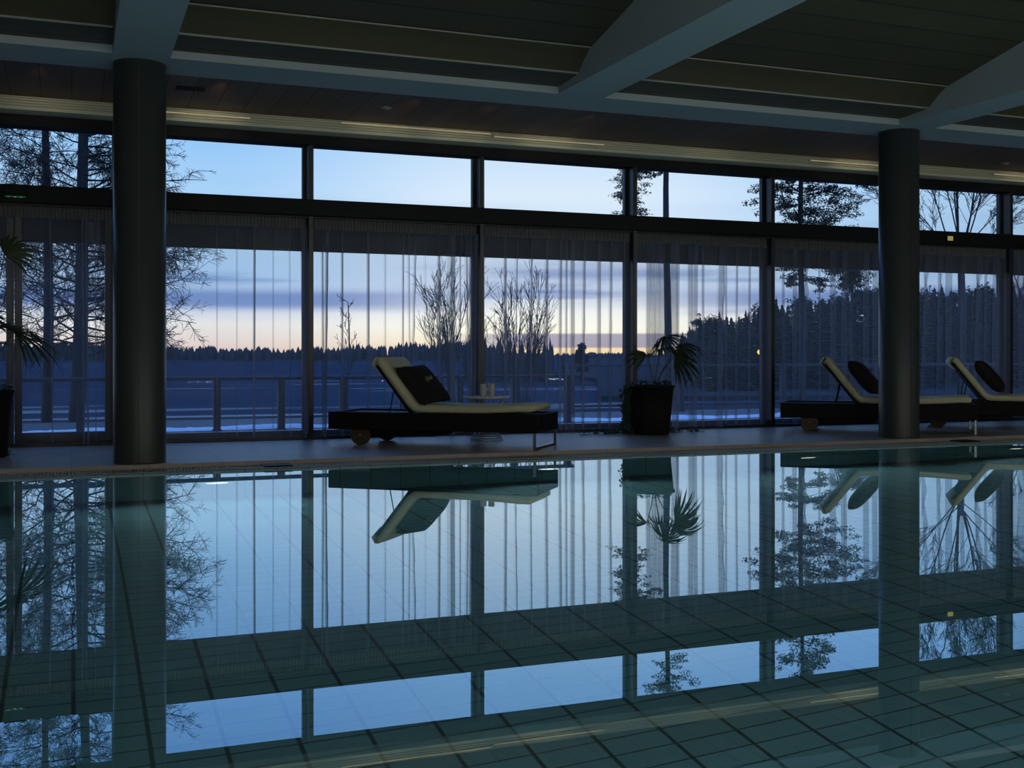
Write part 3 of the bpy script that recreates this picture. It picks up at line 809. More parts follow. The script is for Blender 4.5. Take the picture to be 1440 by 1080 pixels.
ivy(pp, 0, -.95, .78, .235, .555, rnd, 0.0)

# palm at the left edge
P2 = (-.73, 11.0)
p2 = empty('potted_palm', (P2[0], P2[1], 0)); tag(p2, 'fan palm in a dark planter at the left edge in front of the door', 'potted plant')
rnd = random.Random(5)
pot_mesh(p2, .20, .25, .60)
B2 = Vector((0,0,.57))
frond(p2, B2, world_dir(.32,-.10,1.11), world_dir(.85,-.3,.05), R(110), .50, 32, .60, rnd, .5)
frond(p2, B2, world_dir(.17,.05,1.80), world_dir(.72,.1,.45), R(70), .34, 18, .45, rnd, .9)
frond(p2, B2, world_dir(-.25,.1,1.55), world_dir(-.8,.2,.3), R(100), .38, 22, .6, rnd, .3)
frond(p2, B2, world_dir(-.15,-.2,1.30), world_dir(-.5,-.6,.2), R(100), .38, 22, .6, rnd, .3)
frond(p2, B2, world_dir(.02,-.05,1.22), world_dir(.2,-.3,.8), R(90), .36, 20, .7, rnd, .3)
b = MB(); b.tube([world_dir(.30,-.10,1.11), world_dir(.62,-.10,1.245)], [.006,.001], 5); b.build('spear', M['palm'], p2)
ivy(p2, 1, -.4, .35, .225, .595, rnd, 0.0)

# ------------------------------------------------------------------ outside
TER = -.07
b = MB(); b.box(-14, 34, WALL+.14, 17.6, TER-.3, TER)
tag(b.build('terrace_floor', M['terrace']), 'dark boarded terrace outside the windows', 'terrace', kind='structure')
gp = [(17.4,-.34),(18.5,-.44),(22,-.55),(27,-.95),(33,-1.35),(47,-1.52),(47,-2.5),(17.4,-2.5)]
b = MB(); b.prism_x(gp, -40, 80)
tag(b.build('ground', M['ground']), 'dark garden ground between terrace and lake', 'ground', kind='structure')
b = MB(); b.add([(-900,30,-1.5),(1500,30,-1.5),(1500,640,-1.5),(-900,640,-1.5)], [(0,1,2,3)])
tag(b.build('lake', M['lake']), 'dark lake with pale streaks beyond the terrace', 'lake', kind='structure')
b = MB(); b.prism_x([(430,-1.6),(436,-.6),(520,1.0),(640,1.2),(640,-3),(430,-3)], -900, 1500)
tag(b.build('shore', M['ground']), 'far shore of the lake under the treeline', 'shore', kind='structure')
# wooded rise on the right
def shore_pt(u): return (44+u*1.0, 78 - u*.55)
b = MB(); b.add([(26,54,-1.7),(120,26,-1.7),(200,60,-1.4),(190,150,-1.0),(60,150,-1.2),(44,92,-1.6)], [(0,1,2,3,4,5)])
b.v = [(x,y,z+.45) for x,y,z in b.v]
vs0 = list(b.v); b.add([(x,y,z-1) for x,y,z in vs0], [(5,4,3,2,1,0)])
for i in range(6): b.f.append((i,6+i,6+(i+1)%6,(i+1)%6)); b.sm.append(False)
tag(b.build('ground_wooded', M['ground']), 'low wooded ground at the right beyond the lake edge', 'ground', kind='structure')

# thin snow along the terrace edge
rnd = random.Random(3)
def snow_strip(xa, xb, label):
    b = MB(); n_ = int((xb-xa)/.06); vs = []
    for i in range(n_+1):
        x = xa+(xb-xa)*i/n_
        w = .16+.06*sin(x*1.7)+rnd.uniform(0,.05); h = .022+.014*(sin(x*3.1)+1)+rnd.uniform(0,.014)
        vs += [(x,15.26-w,TER),(x,15.26-w*.4,TER+h),(x,15.26+w*.5,TER+h*.9),(x,15.26+w,TER)]
    fs = [(i*4+j,(i+1)*4+j,(i+1)*4+j+1,i*4+j+1) for i in range(n_) for j in range(3)]
    b.add(vs, fs, True); o = b.build('snow', M['snow']); tag(o, label, 'snow', kind='stuff')
snow_strip(-6, 20, 'narrow strip of snow along the terrace edge under the railing')

def railing(xa, xb, yr, ztop, posts, label, bottom):
    root = empty('railing', ((xa+xb)/2, yr, TER)); tag(root, label, 'railing', 'terrace railings')
    c = (xa+xb)/2; zt = ztop-TER
    b = MB(); b.bbox(xa-c, xb-c, -.05, .05, zt-.045, zt, .004); b.build('top_rail', M['rail'], root)
    if bottom:
        b = MB(); b.bbox(xa-c, xb-c, -.02, .02, .10, .14, .004); b.build('bottom_rail', M['rail'], root)
    for x in posts:
        b = MB(); b.bbox(x-c-.045, x-c+.045, -.045, .045, 0, zt-.045, .004); b.build('post', M['rail'], root)
        b = MB(); b.box(x-c-.06, x-c+.06, -.06, .06, 0, .012); b.build('foot_plate', M['rail'], root)
railing(-4.2, 6.80, 15.0, .625, [at(305,15.0)+.826*k for k in range(-7,7)], 'low terrace railing with close posts outside, left of the palm', False)
railing(7.72, 18.5, 17.25, .755, [7.78+2.1*k for k in range(6)], 'taller terrace railing outside, right of the sunrise', True)

# orange lamp
X = at(1070, 57.5); zl = zat(1070,495,57.5)
lp = empty('garden_lamp', (X, 57.5, -1.25)); tag(lp, 'small orange outdoor lamp glowing among the trees', 'lamp')
b = MB(); b.tube([(0,0,0),(0,0,zl+1.25-.15)], [.05,.035], 10); b.build('post', M['rail'], lp)
b = MB(); b.lathe([(.02,-.17),(.15,-.13),(.22,0),(.15,.13),(.02,.17)], 20, (0,0,zl+1.25)); b.build('globe', M['orange'], lp)
b = MB(); b.lathe([(.25,.14),(.12,.22),(.01,.25)], 20, (0,0,zl+1.25)); b.build('cap', M['rail'], lp)
# trees ---------------------------------------------------------
def rvec(rnd, k=1): return Vector((rnd.gauss(0,k), rnd.gauss(0,k), rnd.gauss(0,k)))
def branch(b, p, d, L_, r, lev, rnd, P):
    """one limb and its limbs; P: segs, wobble, lift, kids, ratio, spread, maxlev"""
    ns = max(2, int(P['segs'] - lev)); pts = [p.copy()]; d = d.normalized()
    for q in range(ns):
        d = (d + rvec(rnd, P['wob']) + Vector((0,0,P['lift'][min(lev,len(P['lift'])-1)]))).normalized()
        pts.append(pts[-1] + d*(L_/ns))
    tip = .25 if lev < P['max'] else .5
    b.tube(pts, [max(P['rmin'], r*(1-(1-tip)*q/ns)) for q in range(ns+1)], 5 if lev == 0 else (4 if lev == 1 else 3), False, lev < 2)
    if lev >= P['max']: return [pts[-1]]
    tips = []
    nk = P['kids'][min(lev,len(P['kids'])-1)]
    for k in range(nk):
        u = rnd.uniform(P['from'] if lev == 0 else .15, 1.0)*ns; i_ = min(int(u), ns-1)
        q = pts[i_].lerp(pts[i_+1], u-i_)
        ax = (pts[i_+1]-pts[i_]).normalized(); sidev = ax.cross(rvec(rnd))
        if sidev.length < .01: continue
        sidev.normalize(); sp = P['spread'][min(lev,len(P['spread'])-1)]*rnd.uniform(.7,1.25)
        nd = ax*cos(sp) + sidev*sin(sp)
        tips += branch(b, q, nd, L_*P['ratio'][min(lev,len(P['ratio'])-1)]*rnd.uniform(.6,1.15)*(1.1-.45*u/ns), r*.5*(1-.5*u/ns), lev+1, rnd, P)
    return tips

def bare_tree(name, loc, height, r, lean, rnd, P, label, group=None, extra=()):
    root = empty(name, loc); tag(root, label, 'tree', group)
    tb = MB(); ns = 8; pts = []
    for q in range(ns+1):
        u = q/ns
        pts.append(Vector((lean[0]*u*height + .03*sin(u*7+loc[0]), lean[1]*u*height, u*height)))
    tb.tube(pts, [r*(1-.62*q/ns) for q in range(ns+1)], 8)
    tr = tb.build('trunk', M['bark'], root)
    b = MB()
    for k in range(P['limbs']):
        u = P['limb_from'] + (1-P['limb_from'])*(k+rnd.random())/P['limbs']
        i_ = min(int(u*ns), ns-1); p = pts[i_].lerp(pts[i_+1], u*ns-i_)
        a = rnd.uniform(0,2*pi) ; el = P['limb_el']*rnd.uniform(.6,1.3)
        dv = Vector((cos(a)*cos(el), sin(a)*cos(el), sin(el)))
        branch(b, p, dv, P['limb_len']*(1.15-.6*u)*rnd.uniform(.7,1.2), r*.15*(1.1-.6*u), 1, rnd, P)
    for (u, dv, L_) in extra:
        L_ *= .80
        i_ = min(int(u*ns), ns-1); p = pts[i_].lerp(pts[i_+1], u*ns-i_)
        branch(b, p, Vector(dv), L_, r*.14, 1, rnd, P)
    b.build('crown', M['bark'], root)
    return root

TWIG = dict(segs=7, wob=.16, lift=[.02,-.01,-.05,-.06], kids=[0,15,11,0], ratio=[.5,.40,.40], spread=[.9,.85,.8], max=3, rmin=.0036,
            limbs=72, limb_from=.18, limb_el=.35, limb_len=2.0, **{'from':.2})
rnd = random.Random(21)
YA = 20.5
Xa = at(66, YA+1.0)
bare_tree('bare_tree', (Xa, YA+1.0, -.54), 8.2, .10, (0.0,.0), rnd, TWIG, 'tall straight bare tree outside the glazed door, left of its twin', None)
Xb = at(106, YA)
bare_tree('bare_tree', (Xb, YA, -.52), 8.0, .135, (.030,.0), rnd, TWIG, 'tall leaning bare tree outside the glazed door, its twigs reaching past the nearer column', None,
          extra=[(.34,(1,-.2,.1),1.5),(.38,(.9,-.5,.2),1.7),(.30,(1,.2,-.05),1.3),(.45,(1,-.3,.25),2.0),(.52,(1,.1,.2),2.1),(.6,(1,-.1,.2),1.6),(.26,(1,-.3,0),1.3),(.42,(.8,.4,.3),1.8),
                 (.2,(1,-.4,.05),1.9),(.24,(1,0,.1),2.1),(.48,(1,.3,0),2.2),(.17,(1,-.2,.12),2.0),(.22,(1,-.5,.15),2.1),(.27,(1,-.3,.2),2.3),(.31,(1,.1,.15),2.3),(.36,(1,-.2,.25),2.4),(.39,(1,-.6,.2),2.3),(.43,(1,-.1,.2),2.5),(.33,(1,-.4,.3),2.2),(.46,(1,-.5,.1),2.3),(.55,(1,-.4,.1),1.9),(.62,(1,-.2,.1),1.8),(.66,(1,0,0),1.7),(.7,(1,-.4,-.1),1.6),(.53,(1,-.2,.15),2.6),(.57,(1,.1,.1),2.5),(.60,(1,-.3,.05),2.5),(.64,(1,0,0),2.4),(.44,(1,-.3,.05),2.7),(.40,(1,.1,0),2.7),(.25,(1,-.1,.1),2.6),(.29,(1,-.4,.1),2.6)])
# slim bare sapling and bare bushes by the lake
SAP = dict(segs=5, wob=.12, lift=[.05,.10,.06], kids=[0,5,0], ratio=[.5,.5,.5], spread=[.6,.6,.6], max=2, rmin=.010, limbs=16, limb_from=.2, limb_el=.75, limb_len=1.0, **{'from':.2})
Y = 42; bare_tree('bare_sapling', (at(489,Y), Y, -1.46), 1.46+zat(489,425,Y), .05, (.01,0), random.Random(4), SAP, 'slim bare sapling at the lake behind the first lounger')
b = MB()
def bush(px, py_top, Y, halfw_px, nst, seed, label, base=-1.50):
    rn = random.Random(seed); X = at(px, Y); H = zat(px, py_top, Y) - base
    root = empty('bare_bush', (X, Y, base)); tag(root, label, 'bush')
    Wm = halfw_px/F*depth(X,Y)
    PB = dict(segs=6, wob=.07, lift=[.05,.05,.05], kids=[8,6,0], ratio=[.42,.45,.5], spread=[.42,.46,.4], max=2, rmin=.009, **{'from':.25})
    vb = MB()
    for k in range(nst):
        t_ = (k+.5)/nst*2-1 + rn.uniform(-.12,.12)
        dv = Vector((t_*Wm*CA/H*.8, rn.uniform(-.2,.2)-t_*Wm*SA/H*.8, 1))
        branch(vb, Vector((t_*Wm*.25, rn.uniform(-.3,.3), 0)), dv, H*(1.02-.28*abs(t_)**1.5)*rn.uniform(.85,1.05), .035, 0, rn, PB)
    vb.build('stems', M['bark'], root)
bush(735, 398, 45, 46, 14, 7, 'wide bare bush against the sunrise behind the side table')
bush(632, 385, 44, 40, 11, 8, 'bare bush with thin upright stems behind the first lounger, left of the mullion')

def needle_clump(b, p, rx, rz, n_, rnd, s=.16):
    for k in range(n_):
        a = rnd.uniform(0,2*pi); r = math.sqrt(rnd.random()); q = Vector((p[0]+rx*r*cos(a), p[1]+rx*r*sin(a), p[2]+rz*rnd.uniform(-1,1)*(1-.5*r)))
        d1 = rvec(rnd).normalized()*s*rnd.uniform(.6,1.2); d2 = rvec(rnd).normalized()*s*.45
        b.add([q-d1*.5, q+d1*.5+d2*.3, q+d2], [(0,1,2)])

def pine(loc, height, r, lean, boughs, rnd, label, dead=0, s=.16, name='pine_tree', nclump=26):
    """boughs: (height share, dx, dy, dz, clump radius)"""
    root = empty(name, loc); tag(root, label, 'tree')
    tb = MB(); ns = 8; pts = [Vector((lean*u*height/8 + .05*sin(u), 0, height*u/8)) for u in range(9)]
    tb.tube(pts, [r*(1-.55*q/8) for q in range(9)], 8); tr = tb.build('trunk', M['bark'], root)
    b = MB(); nb = MB()
    for (h_, dx, dy, dz, cr) in boughs:
        u = min(h_,.999)*8; i_ = int(u); p = pts[i_].lerp(pts[i_+1], u-i_)
        e = p + Vector((dx,dy,dz)); m_ = p.lerp(e,.5) + Vector((0,0,.10*abs(dx)+.03))
        b.tube([p, p.lerp(m_,.5)+Vector((0,0,.03)), m_, m_.lerp(e,.6), e], [r*.15,r*.12,r*.10,r*.07,r*.04], 4, False)
        if cr > 0:
            for q in range(6):
                t_ = .35+.65*q/5; c = p.lerp(e,t_) + rvec(rnd, cr*.75); c.z += .08
                needle_clump(nb, c, cr*(.6+.5*t_), cr*.42, nclump, rnd, s)
    b.build('branches', M['bark'], tr); nb.build('needles', M['needle'], root)
    return root
rnd = random.Random(31)
# slender trunk with a curved branch at px 938
Y = 36.0; X = at(938, Y); H = 12.0
H = 13.5; m_px = depth(X,Y)/F; bo = []
for k in range(30):
    py = rnd.uniform(10, 150); dx = rnd.uniform(-1,1)*(42-.10*py)*m_px
    bo.append((min(.99,(EYE+(HORIZON-py)/F*depth(X,Y)+1.5)/H), dx, rnd.uniform(-.7,.7), rnd.uniform(-.1,.25), .22))
bo.append((min(.99,(EYE+(HORIZON-245)/F*depth(X,Y)+1.5)/H), -26*m_px, 0, -.12, .10))
pine((X, Y, -1.5), H, .16, -.0, bo, rnd, 'tall pine with a long bare trunk seen above the potted palm', s=.12, nclump=26)
o = bpy.context.scene.objects
# foliage tree behind the mullion at px 888
Y = 33.0; X = at(889, Y); base = -1.5; m_px = depth(X,Y)/F
bo = []
def h_of(py, Y, X, H_, base): return (EYE + (HORIZON-py)/F*depth(X,Y) - base)/H_
H = 9.6
for k in range(60):
    py = rnd.uniform(150, 310); wpx = 8 + (py-150)*.19
    dx = rnd.uniform(-1,1)*wpx*m_px*.95
    bo.append((h_of(py,Y,X,H,base), dx, rnd.uniform(-.6,.6), rnd.uniform(-.1,.2), .16))
bo.append((h_of(375,Y,X,H,base), -.16, 0, -.1, .08)); bo.append((h_of(368,Y,X,H,base), -.12, .1, 0, .07))
pine((X, Y, base), H, .05, 0, bo, rnd, 'small pine crown behind the mullion left of the tall bare trunk', s=.11, nclump=26)
# big pine at px 1127
Y = 34.0; X = at(1127, Y); m_px = depth(X,Y)/F; H = 12.0
bo = []
for (px, py, cr) in ((1072,255,.22),(1068,292,.3),(1075,283,.24),(1100,262,.3),(1105,285,.3),(1110,305,.3),(1150,262,.3),(1160,285,.36),(1175,300,.34),(1168,258,.25),(1190,272,.34),(1215,276,.3),(1222,272,.22),
                     (1205,300,.34),(1222,305,.3),(1190,318,.34),(1150,315,.3),(1135,300,.3),(1145,330,.25),(1170,330,.3),(1085,320,.25),(1180,248,.2),(1115,245,.28),(1140,240,.26),(1120,228,.3),(1155,228,.3),(1185,230,.26),(1095,235,.28),(1130,205,.3),(1110,190,.3),(1150,200,.28),(1085,205,.3),(1175,205,.32),(1200,225,.3),(1210,245,.28),(1070,225,.28),(1095,180,.3),(1160,175,.3),(1190,190,.28),(1125,160,.3),(1105,145,.28),(1145,140,.28),(1170,150,.26),(1120,120,.26),(1138,105,.24),(1080,270,.26),(1064,275,.24),
                     (1118,382,.24),(1113,395,.16),(1150,380,.28),(1158,392,.26),(1168,378,.26),(1172,398,.22),(1112,372,.2)):
    dx_lat = (px-1127)*m_px
    hh = h_of(py, Y, X, H, -1.5); drop = rnd.uniform(.0,.22)
    bo.append((min(.995,hh+drop*.02), dx_lat*CA, -dx_lat*SA+rnd.uniform(-.5,.5), -rnd.uniform(0,.15), cr))
pine((X, Y, -1.5), H, .135, 0, bo, rnd, 'large pine with layered boughs left of the farther column', s=.125, nclump=72)
Y = 40.0; X = at(1198, Y); m_px = depth(X,Y)/F; H = 6.1
bo = []
for k in range(16):
    px = rnd.uniform(1180,1222); py = rnd.uniform(384,402); dl = (px-1198)*m_px
    bo.append((min(.99,h_of(py,Y,X,H,-1.5)), dl*CA, -dl*SA, rnd.uniform(-.1,.1), .26))
pine((X, Y, -1.5), H, .10, 0, bo, rnd, 'flat topped pine seen through the curtain next to the farther column', s=.125, nclump=52)
# bare spreading tree right of the farther column
rnd = random.Random(77)
Y = 34.0; X = at(1352, Y)
root = empty('bare_tree', (X, Y, -1.5)); tag(root, 'bare tree with several rising stems right of the farther column', 'tree')
PB = dict(segs=7, wob=.055, lift=[.02,.03,.04,.04], kids=[15,7,4,0], ratio=[.40,.5,.5], spread=[.55,.55,.6], max=3, rmin=.008, **{'from':.25})
b = MB(); hf = zat(1352, 345, Y) + 1.5
b.tube([(0,0,0),(.05,0,hf*.6),(-.05,0,hf)], [.17,.14,.12], 8); tr = b.build('trunk', M['bark'], root)
b = MB()
for dx_, L_, r_ in ((-.10,5.0,.10),(.16,4.8,.07),(-.42,4.4,.055),(-.75,3.8,.045),(.45,4.4,.055),(.75,3.6,.045),(-1.05,3.2,.035),(.05,4.6,.06),(.28,4.0,.05),(1.05,3.0,.035),(-.25,4.4,.05)):
    L_ *= 1.25; r_ *= .62
    branch(b, Vector((-.05, 0, hf-rnd.uniform(0,.9))), Vector((dx_*CA, -dx_*SA+rnd.uniform(-.25,.25), 1)), L_, r_, 0, rnd, PB)
b.build('crown', M['bark'], tr)
Y = 38.0; X = at(1446, Y)
root = empty('bare_tree', (X, Y, -1.5)); tag(root, 'thin bare tree at the far right edge', 'tree')
b = MB(); b.tube([(0,0,0),(0,0,4.0)], [.12,.09], 8); tr = b.build('trunk', M['bark'], root)
b = MB()
for dx_ in (-.5,-.2,.1,.4): branch(b, Vector((0,0,3.5)), Vector((dx_*CA,-dx_*SA,1)), 3.2, .05, 0, rnd, PB)
b.build('crown', M['bark'], tr)

# spruces of the wooded rise: three kinds, copied
def make_spruce(seed, slim):
    rn = random.Random(seed)
    root = empty('forest_tree')
    b = MB(); b.tube([(0,0,0),(0,0,1)], [.012,.002], 6); b.build('trunk', M['bark'], root)
    b = MB()
    for w in range(26):
        z = .04 + .95*(w/26)**.92; rr = slim*(1-z)**.85*rn.uniform(.75,1.2) + .004
        for k in range(11):
            a = rn.uniform(0,2*pi); r = rr*rn.uniform(.6,1.15)
            tip = Vector((r*cos(a), r*sin(a), z-.25*r-.01)); root_ = Vector((0,0,z+.02)); sd = Vector((-sin(a),cos(a),0))*r*.42
            mid = root_.lerp(tip,.55)
            b.add([root_, mid+sd+Vector((0,0,-.018)), tip, mid-sd+Vector((0,0,-.018)), mid+Vector((0,0,-.04))], [(0,1,2),(0,2,3),(0,4,1),(0,3,4),(1,4,2),(2,4,3)])
    b.build('foliage', M['spruce'], root)
    return root
def make_round(seed):
    rn = random.Random(seed)
    root = empty('forest_tree')
    b = MB(); b.tube([(0,0,0),(.01,0,.5),(0,0,.95)], [.014,.010,.003], 6); b.build('trunk', M['bark'], root)
    nb = MB()
    for k in range(46):
        z = rn.uniform(.25,.97); r = .20*math.sqrt(max(.03, 1-((z-.62)/.40)**2)); a = rn.uniform(0,2*pi); q = r*math.sqrt(rn.random())
        needle_clump(nb, (q*cos(a), q*sin(a), z), .07, .035, 22, rn, .045)
    nb.build('foliage', M['spruce'], root)
    return root
kinds = [make_spruce(1,.25), make_spruce(2,.19), make_round(3)]
used = [False]*3
rnd = random.Random(9)
def skyline(px):
    P_ = [(960,470),(985,445),(1010,440),(1030,447),(1060,428),(1090,415),(1105,425),(1130,412),(1160,420),(1200,402),(1240,398),(1290,405),(1340,402),(1370,396),(1400,405),(1440,400),(1560,395)]
    for (a,ya),(c,yc) in zip(P_,P_[1:]):
        if a <= px <= c: return ya+(yc-ya)*(px-a)/(c-a)
    return 470 if px < 960 else 395
placed = []
WIDE = [.27, .21, .23]
for attempt in range(9000):
    Y = 58 + 50*rnd.random(); px = rnd.uniform(958, 1560)
    if px < 985 and Y < 75: continue
    X = at(px, Y); low = 24*max(0, 1-(Y-58)/26)
    if Y < 54.5 + (X-26)*-.298 + 4: continue
    hgt = zat(px, skyline(px) + low*rnd.uniform(.2,1.4) + rnd.uniform(-5,9), Y) + 1.25
    if hgt < 2.5: continue
    kk = rnd.randrange(3); rr_ = WIDE[kk]*hgt*1.1
    if any((X-a_)**2 + (Y-b_)**2 < (.74*(rr_+c_))**2 for a_, b_, c_ in placed): continue
    placed.append((X, Y, rr_))
    o = kinds[kk] if not used[kk] else copy_tree(kinds[kk]); used[kk] = True
    o.location = (X, Y, -1.25); o.scale = (hgt*1.1, hgt*1.1, hgt); o.rotation_euler = (0,0,rnd.uniform(0,6.28))
    tag(o, 'dark tree in the wood on the right beyond the terrace', 'tree', 'trees of the wooded rise')
    if len(placed) >= 230: break

# far treeline: an uncountable forest across the lake
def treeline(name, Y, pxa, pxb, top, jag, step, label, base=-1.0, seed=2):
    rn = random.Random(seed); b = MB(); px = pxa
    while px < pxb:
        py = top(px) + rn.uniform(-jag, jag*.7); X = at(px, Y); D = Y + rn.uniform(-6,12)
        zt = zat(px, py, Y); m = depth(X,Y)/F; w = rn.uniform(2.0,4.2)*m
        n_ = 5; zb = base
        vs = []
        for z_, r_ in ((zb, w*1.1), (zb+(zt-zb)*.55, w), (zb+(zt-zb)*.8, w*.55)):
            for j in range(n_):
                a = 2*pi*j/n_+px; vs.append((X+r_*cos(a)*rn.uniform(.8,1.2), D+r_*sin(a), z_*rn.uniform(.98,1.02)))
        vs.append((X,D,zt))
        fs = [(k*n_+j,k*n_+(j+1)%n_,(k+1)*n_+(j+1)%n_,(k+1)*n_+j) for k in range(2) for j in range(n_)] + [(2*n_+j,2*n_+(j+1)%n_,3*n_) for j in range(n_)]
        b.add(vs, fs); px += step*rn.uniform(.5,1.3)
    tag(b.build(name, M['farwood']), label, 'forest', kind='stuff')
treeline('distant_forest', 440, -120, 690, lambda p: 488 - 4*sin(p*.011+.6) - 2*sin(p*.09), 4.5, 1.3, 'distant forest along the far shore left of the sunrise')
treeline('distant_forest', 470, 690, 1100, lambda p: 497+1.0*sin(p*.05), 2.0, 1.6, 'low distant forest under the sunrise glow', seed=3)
b = MB(); b.box(at(640,88), at(1010,88), 84, 102, -2.0, -1.46); tag(b.build('ground_spit', M['ground']), 'low spit of land under the scrub and bushes across the water', 'ground', kind='structure')
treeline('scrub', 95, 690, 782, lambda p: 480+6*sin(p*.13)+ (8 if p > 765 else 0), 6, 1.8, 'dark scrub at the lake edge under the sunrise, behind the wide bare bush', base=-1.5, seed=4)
for px, py, wpx, lab_ in ((818,484,10,'rounded dark bush on the shore right of the sunrise'), (887,482,9,'dark bush on the shore behind the mullion left of the palm'), (982,440,13,'rounded dark treetop at the left end of the wood')):
    Y = 92; X = at(px,Y); m = depth(X,Y)/F
    root = empty('shore_bush', (X,Y,-1.5)); tag(root, lab_, 'bush')
    H_ = zat(px,py,Y)+1.5; nb = MB(); rn = random.Random(px)
    for k in range(60):
        u = rn.random(); a = rn.uniform(0,2*pi); r = wpx*m*math.sqrt(rn.random())*math.sqrt(max(.05,1-(u**2)))
        needle_clump(nb, (r*cos(a), r*sin(a), H_*(.3+.68*u)), wpx*m*.28, wpx*m*.2, 16, rn, .45)
    nb.build('foliage', M['spruce'], root)
    b = MB(); b.tube([(0,0,0),(0,0,H_*.7)], [.15,.05], 6); b.build('trunk', M['bark'], root)

# ------------------------------------------------------------------ sky
W = bpy.data.worlds.new('dawn_sky'); scene.world = W; W.use_nodes = True
nt = W.node_tree; nt.nodes.clear(); N = nt.nodes.new; L = nt.links.new
def s2l(c): return tuple(((v/255)/12.92 if v/255 <= .04045 else (((v/255)+.055)/1.055)**2.4) for v in c)
def ramp(stops):
    r = N('ShaderNodeValToRGB'); r.color_ramp.interpolation = 'LINEAR'
    e = r.color_ramp.elements
    while len(e) < len(stops): e.new(.5)
    for el, (p, c) in zip(e, stops): el.position = p; el.color = (*s2l(c),1)
    return r
def math_(op, a, b_=None, clamp=False):
    n_ = N('ShaderNodeMath'); n_.operation = op; n_.use_clamp = clamp
    for i, v in enumerate((a, b_)):
        if v is None: continue
        if isinstance(v, (int,float)): n_.inputs[i].default_value = v
        else: L(v, n_.inputs[i])
    return n_.outputs[0]
tc = N('ShaderNodeTexCoord'); sp = N('ShaderNodeSeparateXYZ'); L(tc.outputs['Generated'], sp.inputs[0])
az = math_('ARCTAN2', sp.outputs[0], sp.outputs[1])
el = math_('ARCSINE', sp.outputs[2])
eldeg = math_('MULTIPLY', el, 180/pi)
f = math_('DIVIDE', eldeg, 40.0, True)           # 0..40 degrees over the ramp
D = lambda d_: d_/40.0
warm = ramp([(0,(244,208,150)),(D(.7),(254,236,200)),(D(1.4),(255,250,230)),(D(2.3),(244,242,236)),(D(3.4),(200,212,230)),(D(6),(205,225,244)),(D(8),(222,236,248)),(D(11),(196,222,246)),(D(16),(140,190,242)),(D(24),(105,155,225)),(1,(80,125,200))])
cool = ramp([(0,(215,190,182)),(D(.7),(226,210,202)),(D(1.6),(226,224,220)),(D(2.6),(178,194,222)),(D(4),(162,196,230)),(D(7),(180,214,244)),(D(10),(158,203,245)),(D(14),(132,184,242)),(D(20),(108,162,230)),(1,(75,120,195))])
L(f, warm.inputs[0]); L(f, cool.inputs[0])
da = math_('ABSOLUTE', math_('SUBTRACT', az, R(23.5)))
wfac = N('ShaderNodeMapRange'); wfac.interpolation_type = 'SMOOTHSTEP'; L(da, wfac.inputs['Value'])
wfac.inputs['From Min'].default_value = R(3); wfac.inputs['From Max'].default_value = R(17); wfac.inputs['To Min'].default_value = 1; wfac.inputs['To Max'].default_value = 0
mx = N('ShaderNodeMix'); mx.data_type = 'RGBA'; L(wfac.outputs[0], mx.inputs['Factor']); L(cool.outputs[0], mx.inputs['A']); L(warm.outputs[0], mx.inputs['B'])
# streaky clouds
cv = N('ShaderNodeCombineXYZ'); L(math_('MULTIPLY', az, 3.2), cv.inputs[0]); L(math_('MULTIPLY', eldeg, .75), cv.inputs[1])
nz = N('ShaderNodeTexNoise'); nz.inputs['Scale'].default_value = 1.0; nz.inputs['Detail'].default_value = 4; nz.inputs['Roughness'].default_value = .5; L(cv.outputs[0], nz.inputs['Vector'])
band = N('ShaderNodeMapRange'); L(nz.outputs['Fac'], band.inputs['Value']); band.inputs['From Min'].default_value = .50; band.inputs['From Max'].default_value = .66
# strongest band of cloud between 2 and 6 degrees
env = ramp([(0,(0,0,0)),(D(1.9),(0,0,0)),(D(2.5),(255,255,255)),(D(3.4),(255,255,255)),(D(5.0),(120,120,120)),(D(9),(60,60,60)),(1,(20,20,20))]); L(f, env.inputs[0])
cf = math_('MULTIPLY', band.outputs[0], env.outputs[0])
low = N('ShaderNodeMapRange'); low.interpolation_type = 'SMOOTHSTEP'; L(math_('ABSOLUTE', math_('SUBTRACT', eldeg, math_('ADD', 2.55, math_('MULTIPLY', nz.outputs['Fac'], .5)))), low.inputs['Value'])
low.inputs['From Min'].default_value = .15; low.inputs['From Max'].default_value = .75; low.inputs['To Min'].default_value = .8; low.inputs['To Max'].default_value = 0
lowside = N('ShaderNodeMapRange'); lowside.interpolation_type = 'SMOOTHSTEP'; L(da, lowside.inputs['Value'])
lowside.inputs['From Min'].default_value = R(2); lowside.inputs['From Max'].default_value = R(12); lowside.inputs['To Min'].default_value = .15; lowside.inputs['To Max'].default_value = 1
cf2 = math_('MAXIMUM', cf, math_('MULTIPLY', low.outputs[0], lowside.outputs[0]), True)
mc = N('ShaderNodeMix'); mc.data_type = 'RGBA'; L(math_('MULTIPLY', cf2, .92), mc.inputs['Factor']); L(mx.outputs['Result'], mc.inputs['A']); mc.inputs['B'].default_value = (*s2l((76,112,176)),1)
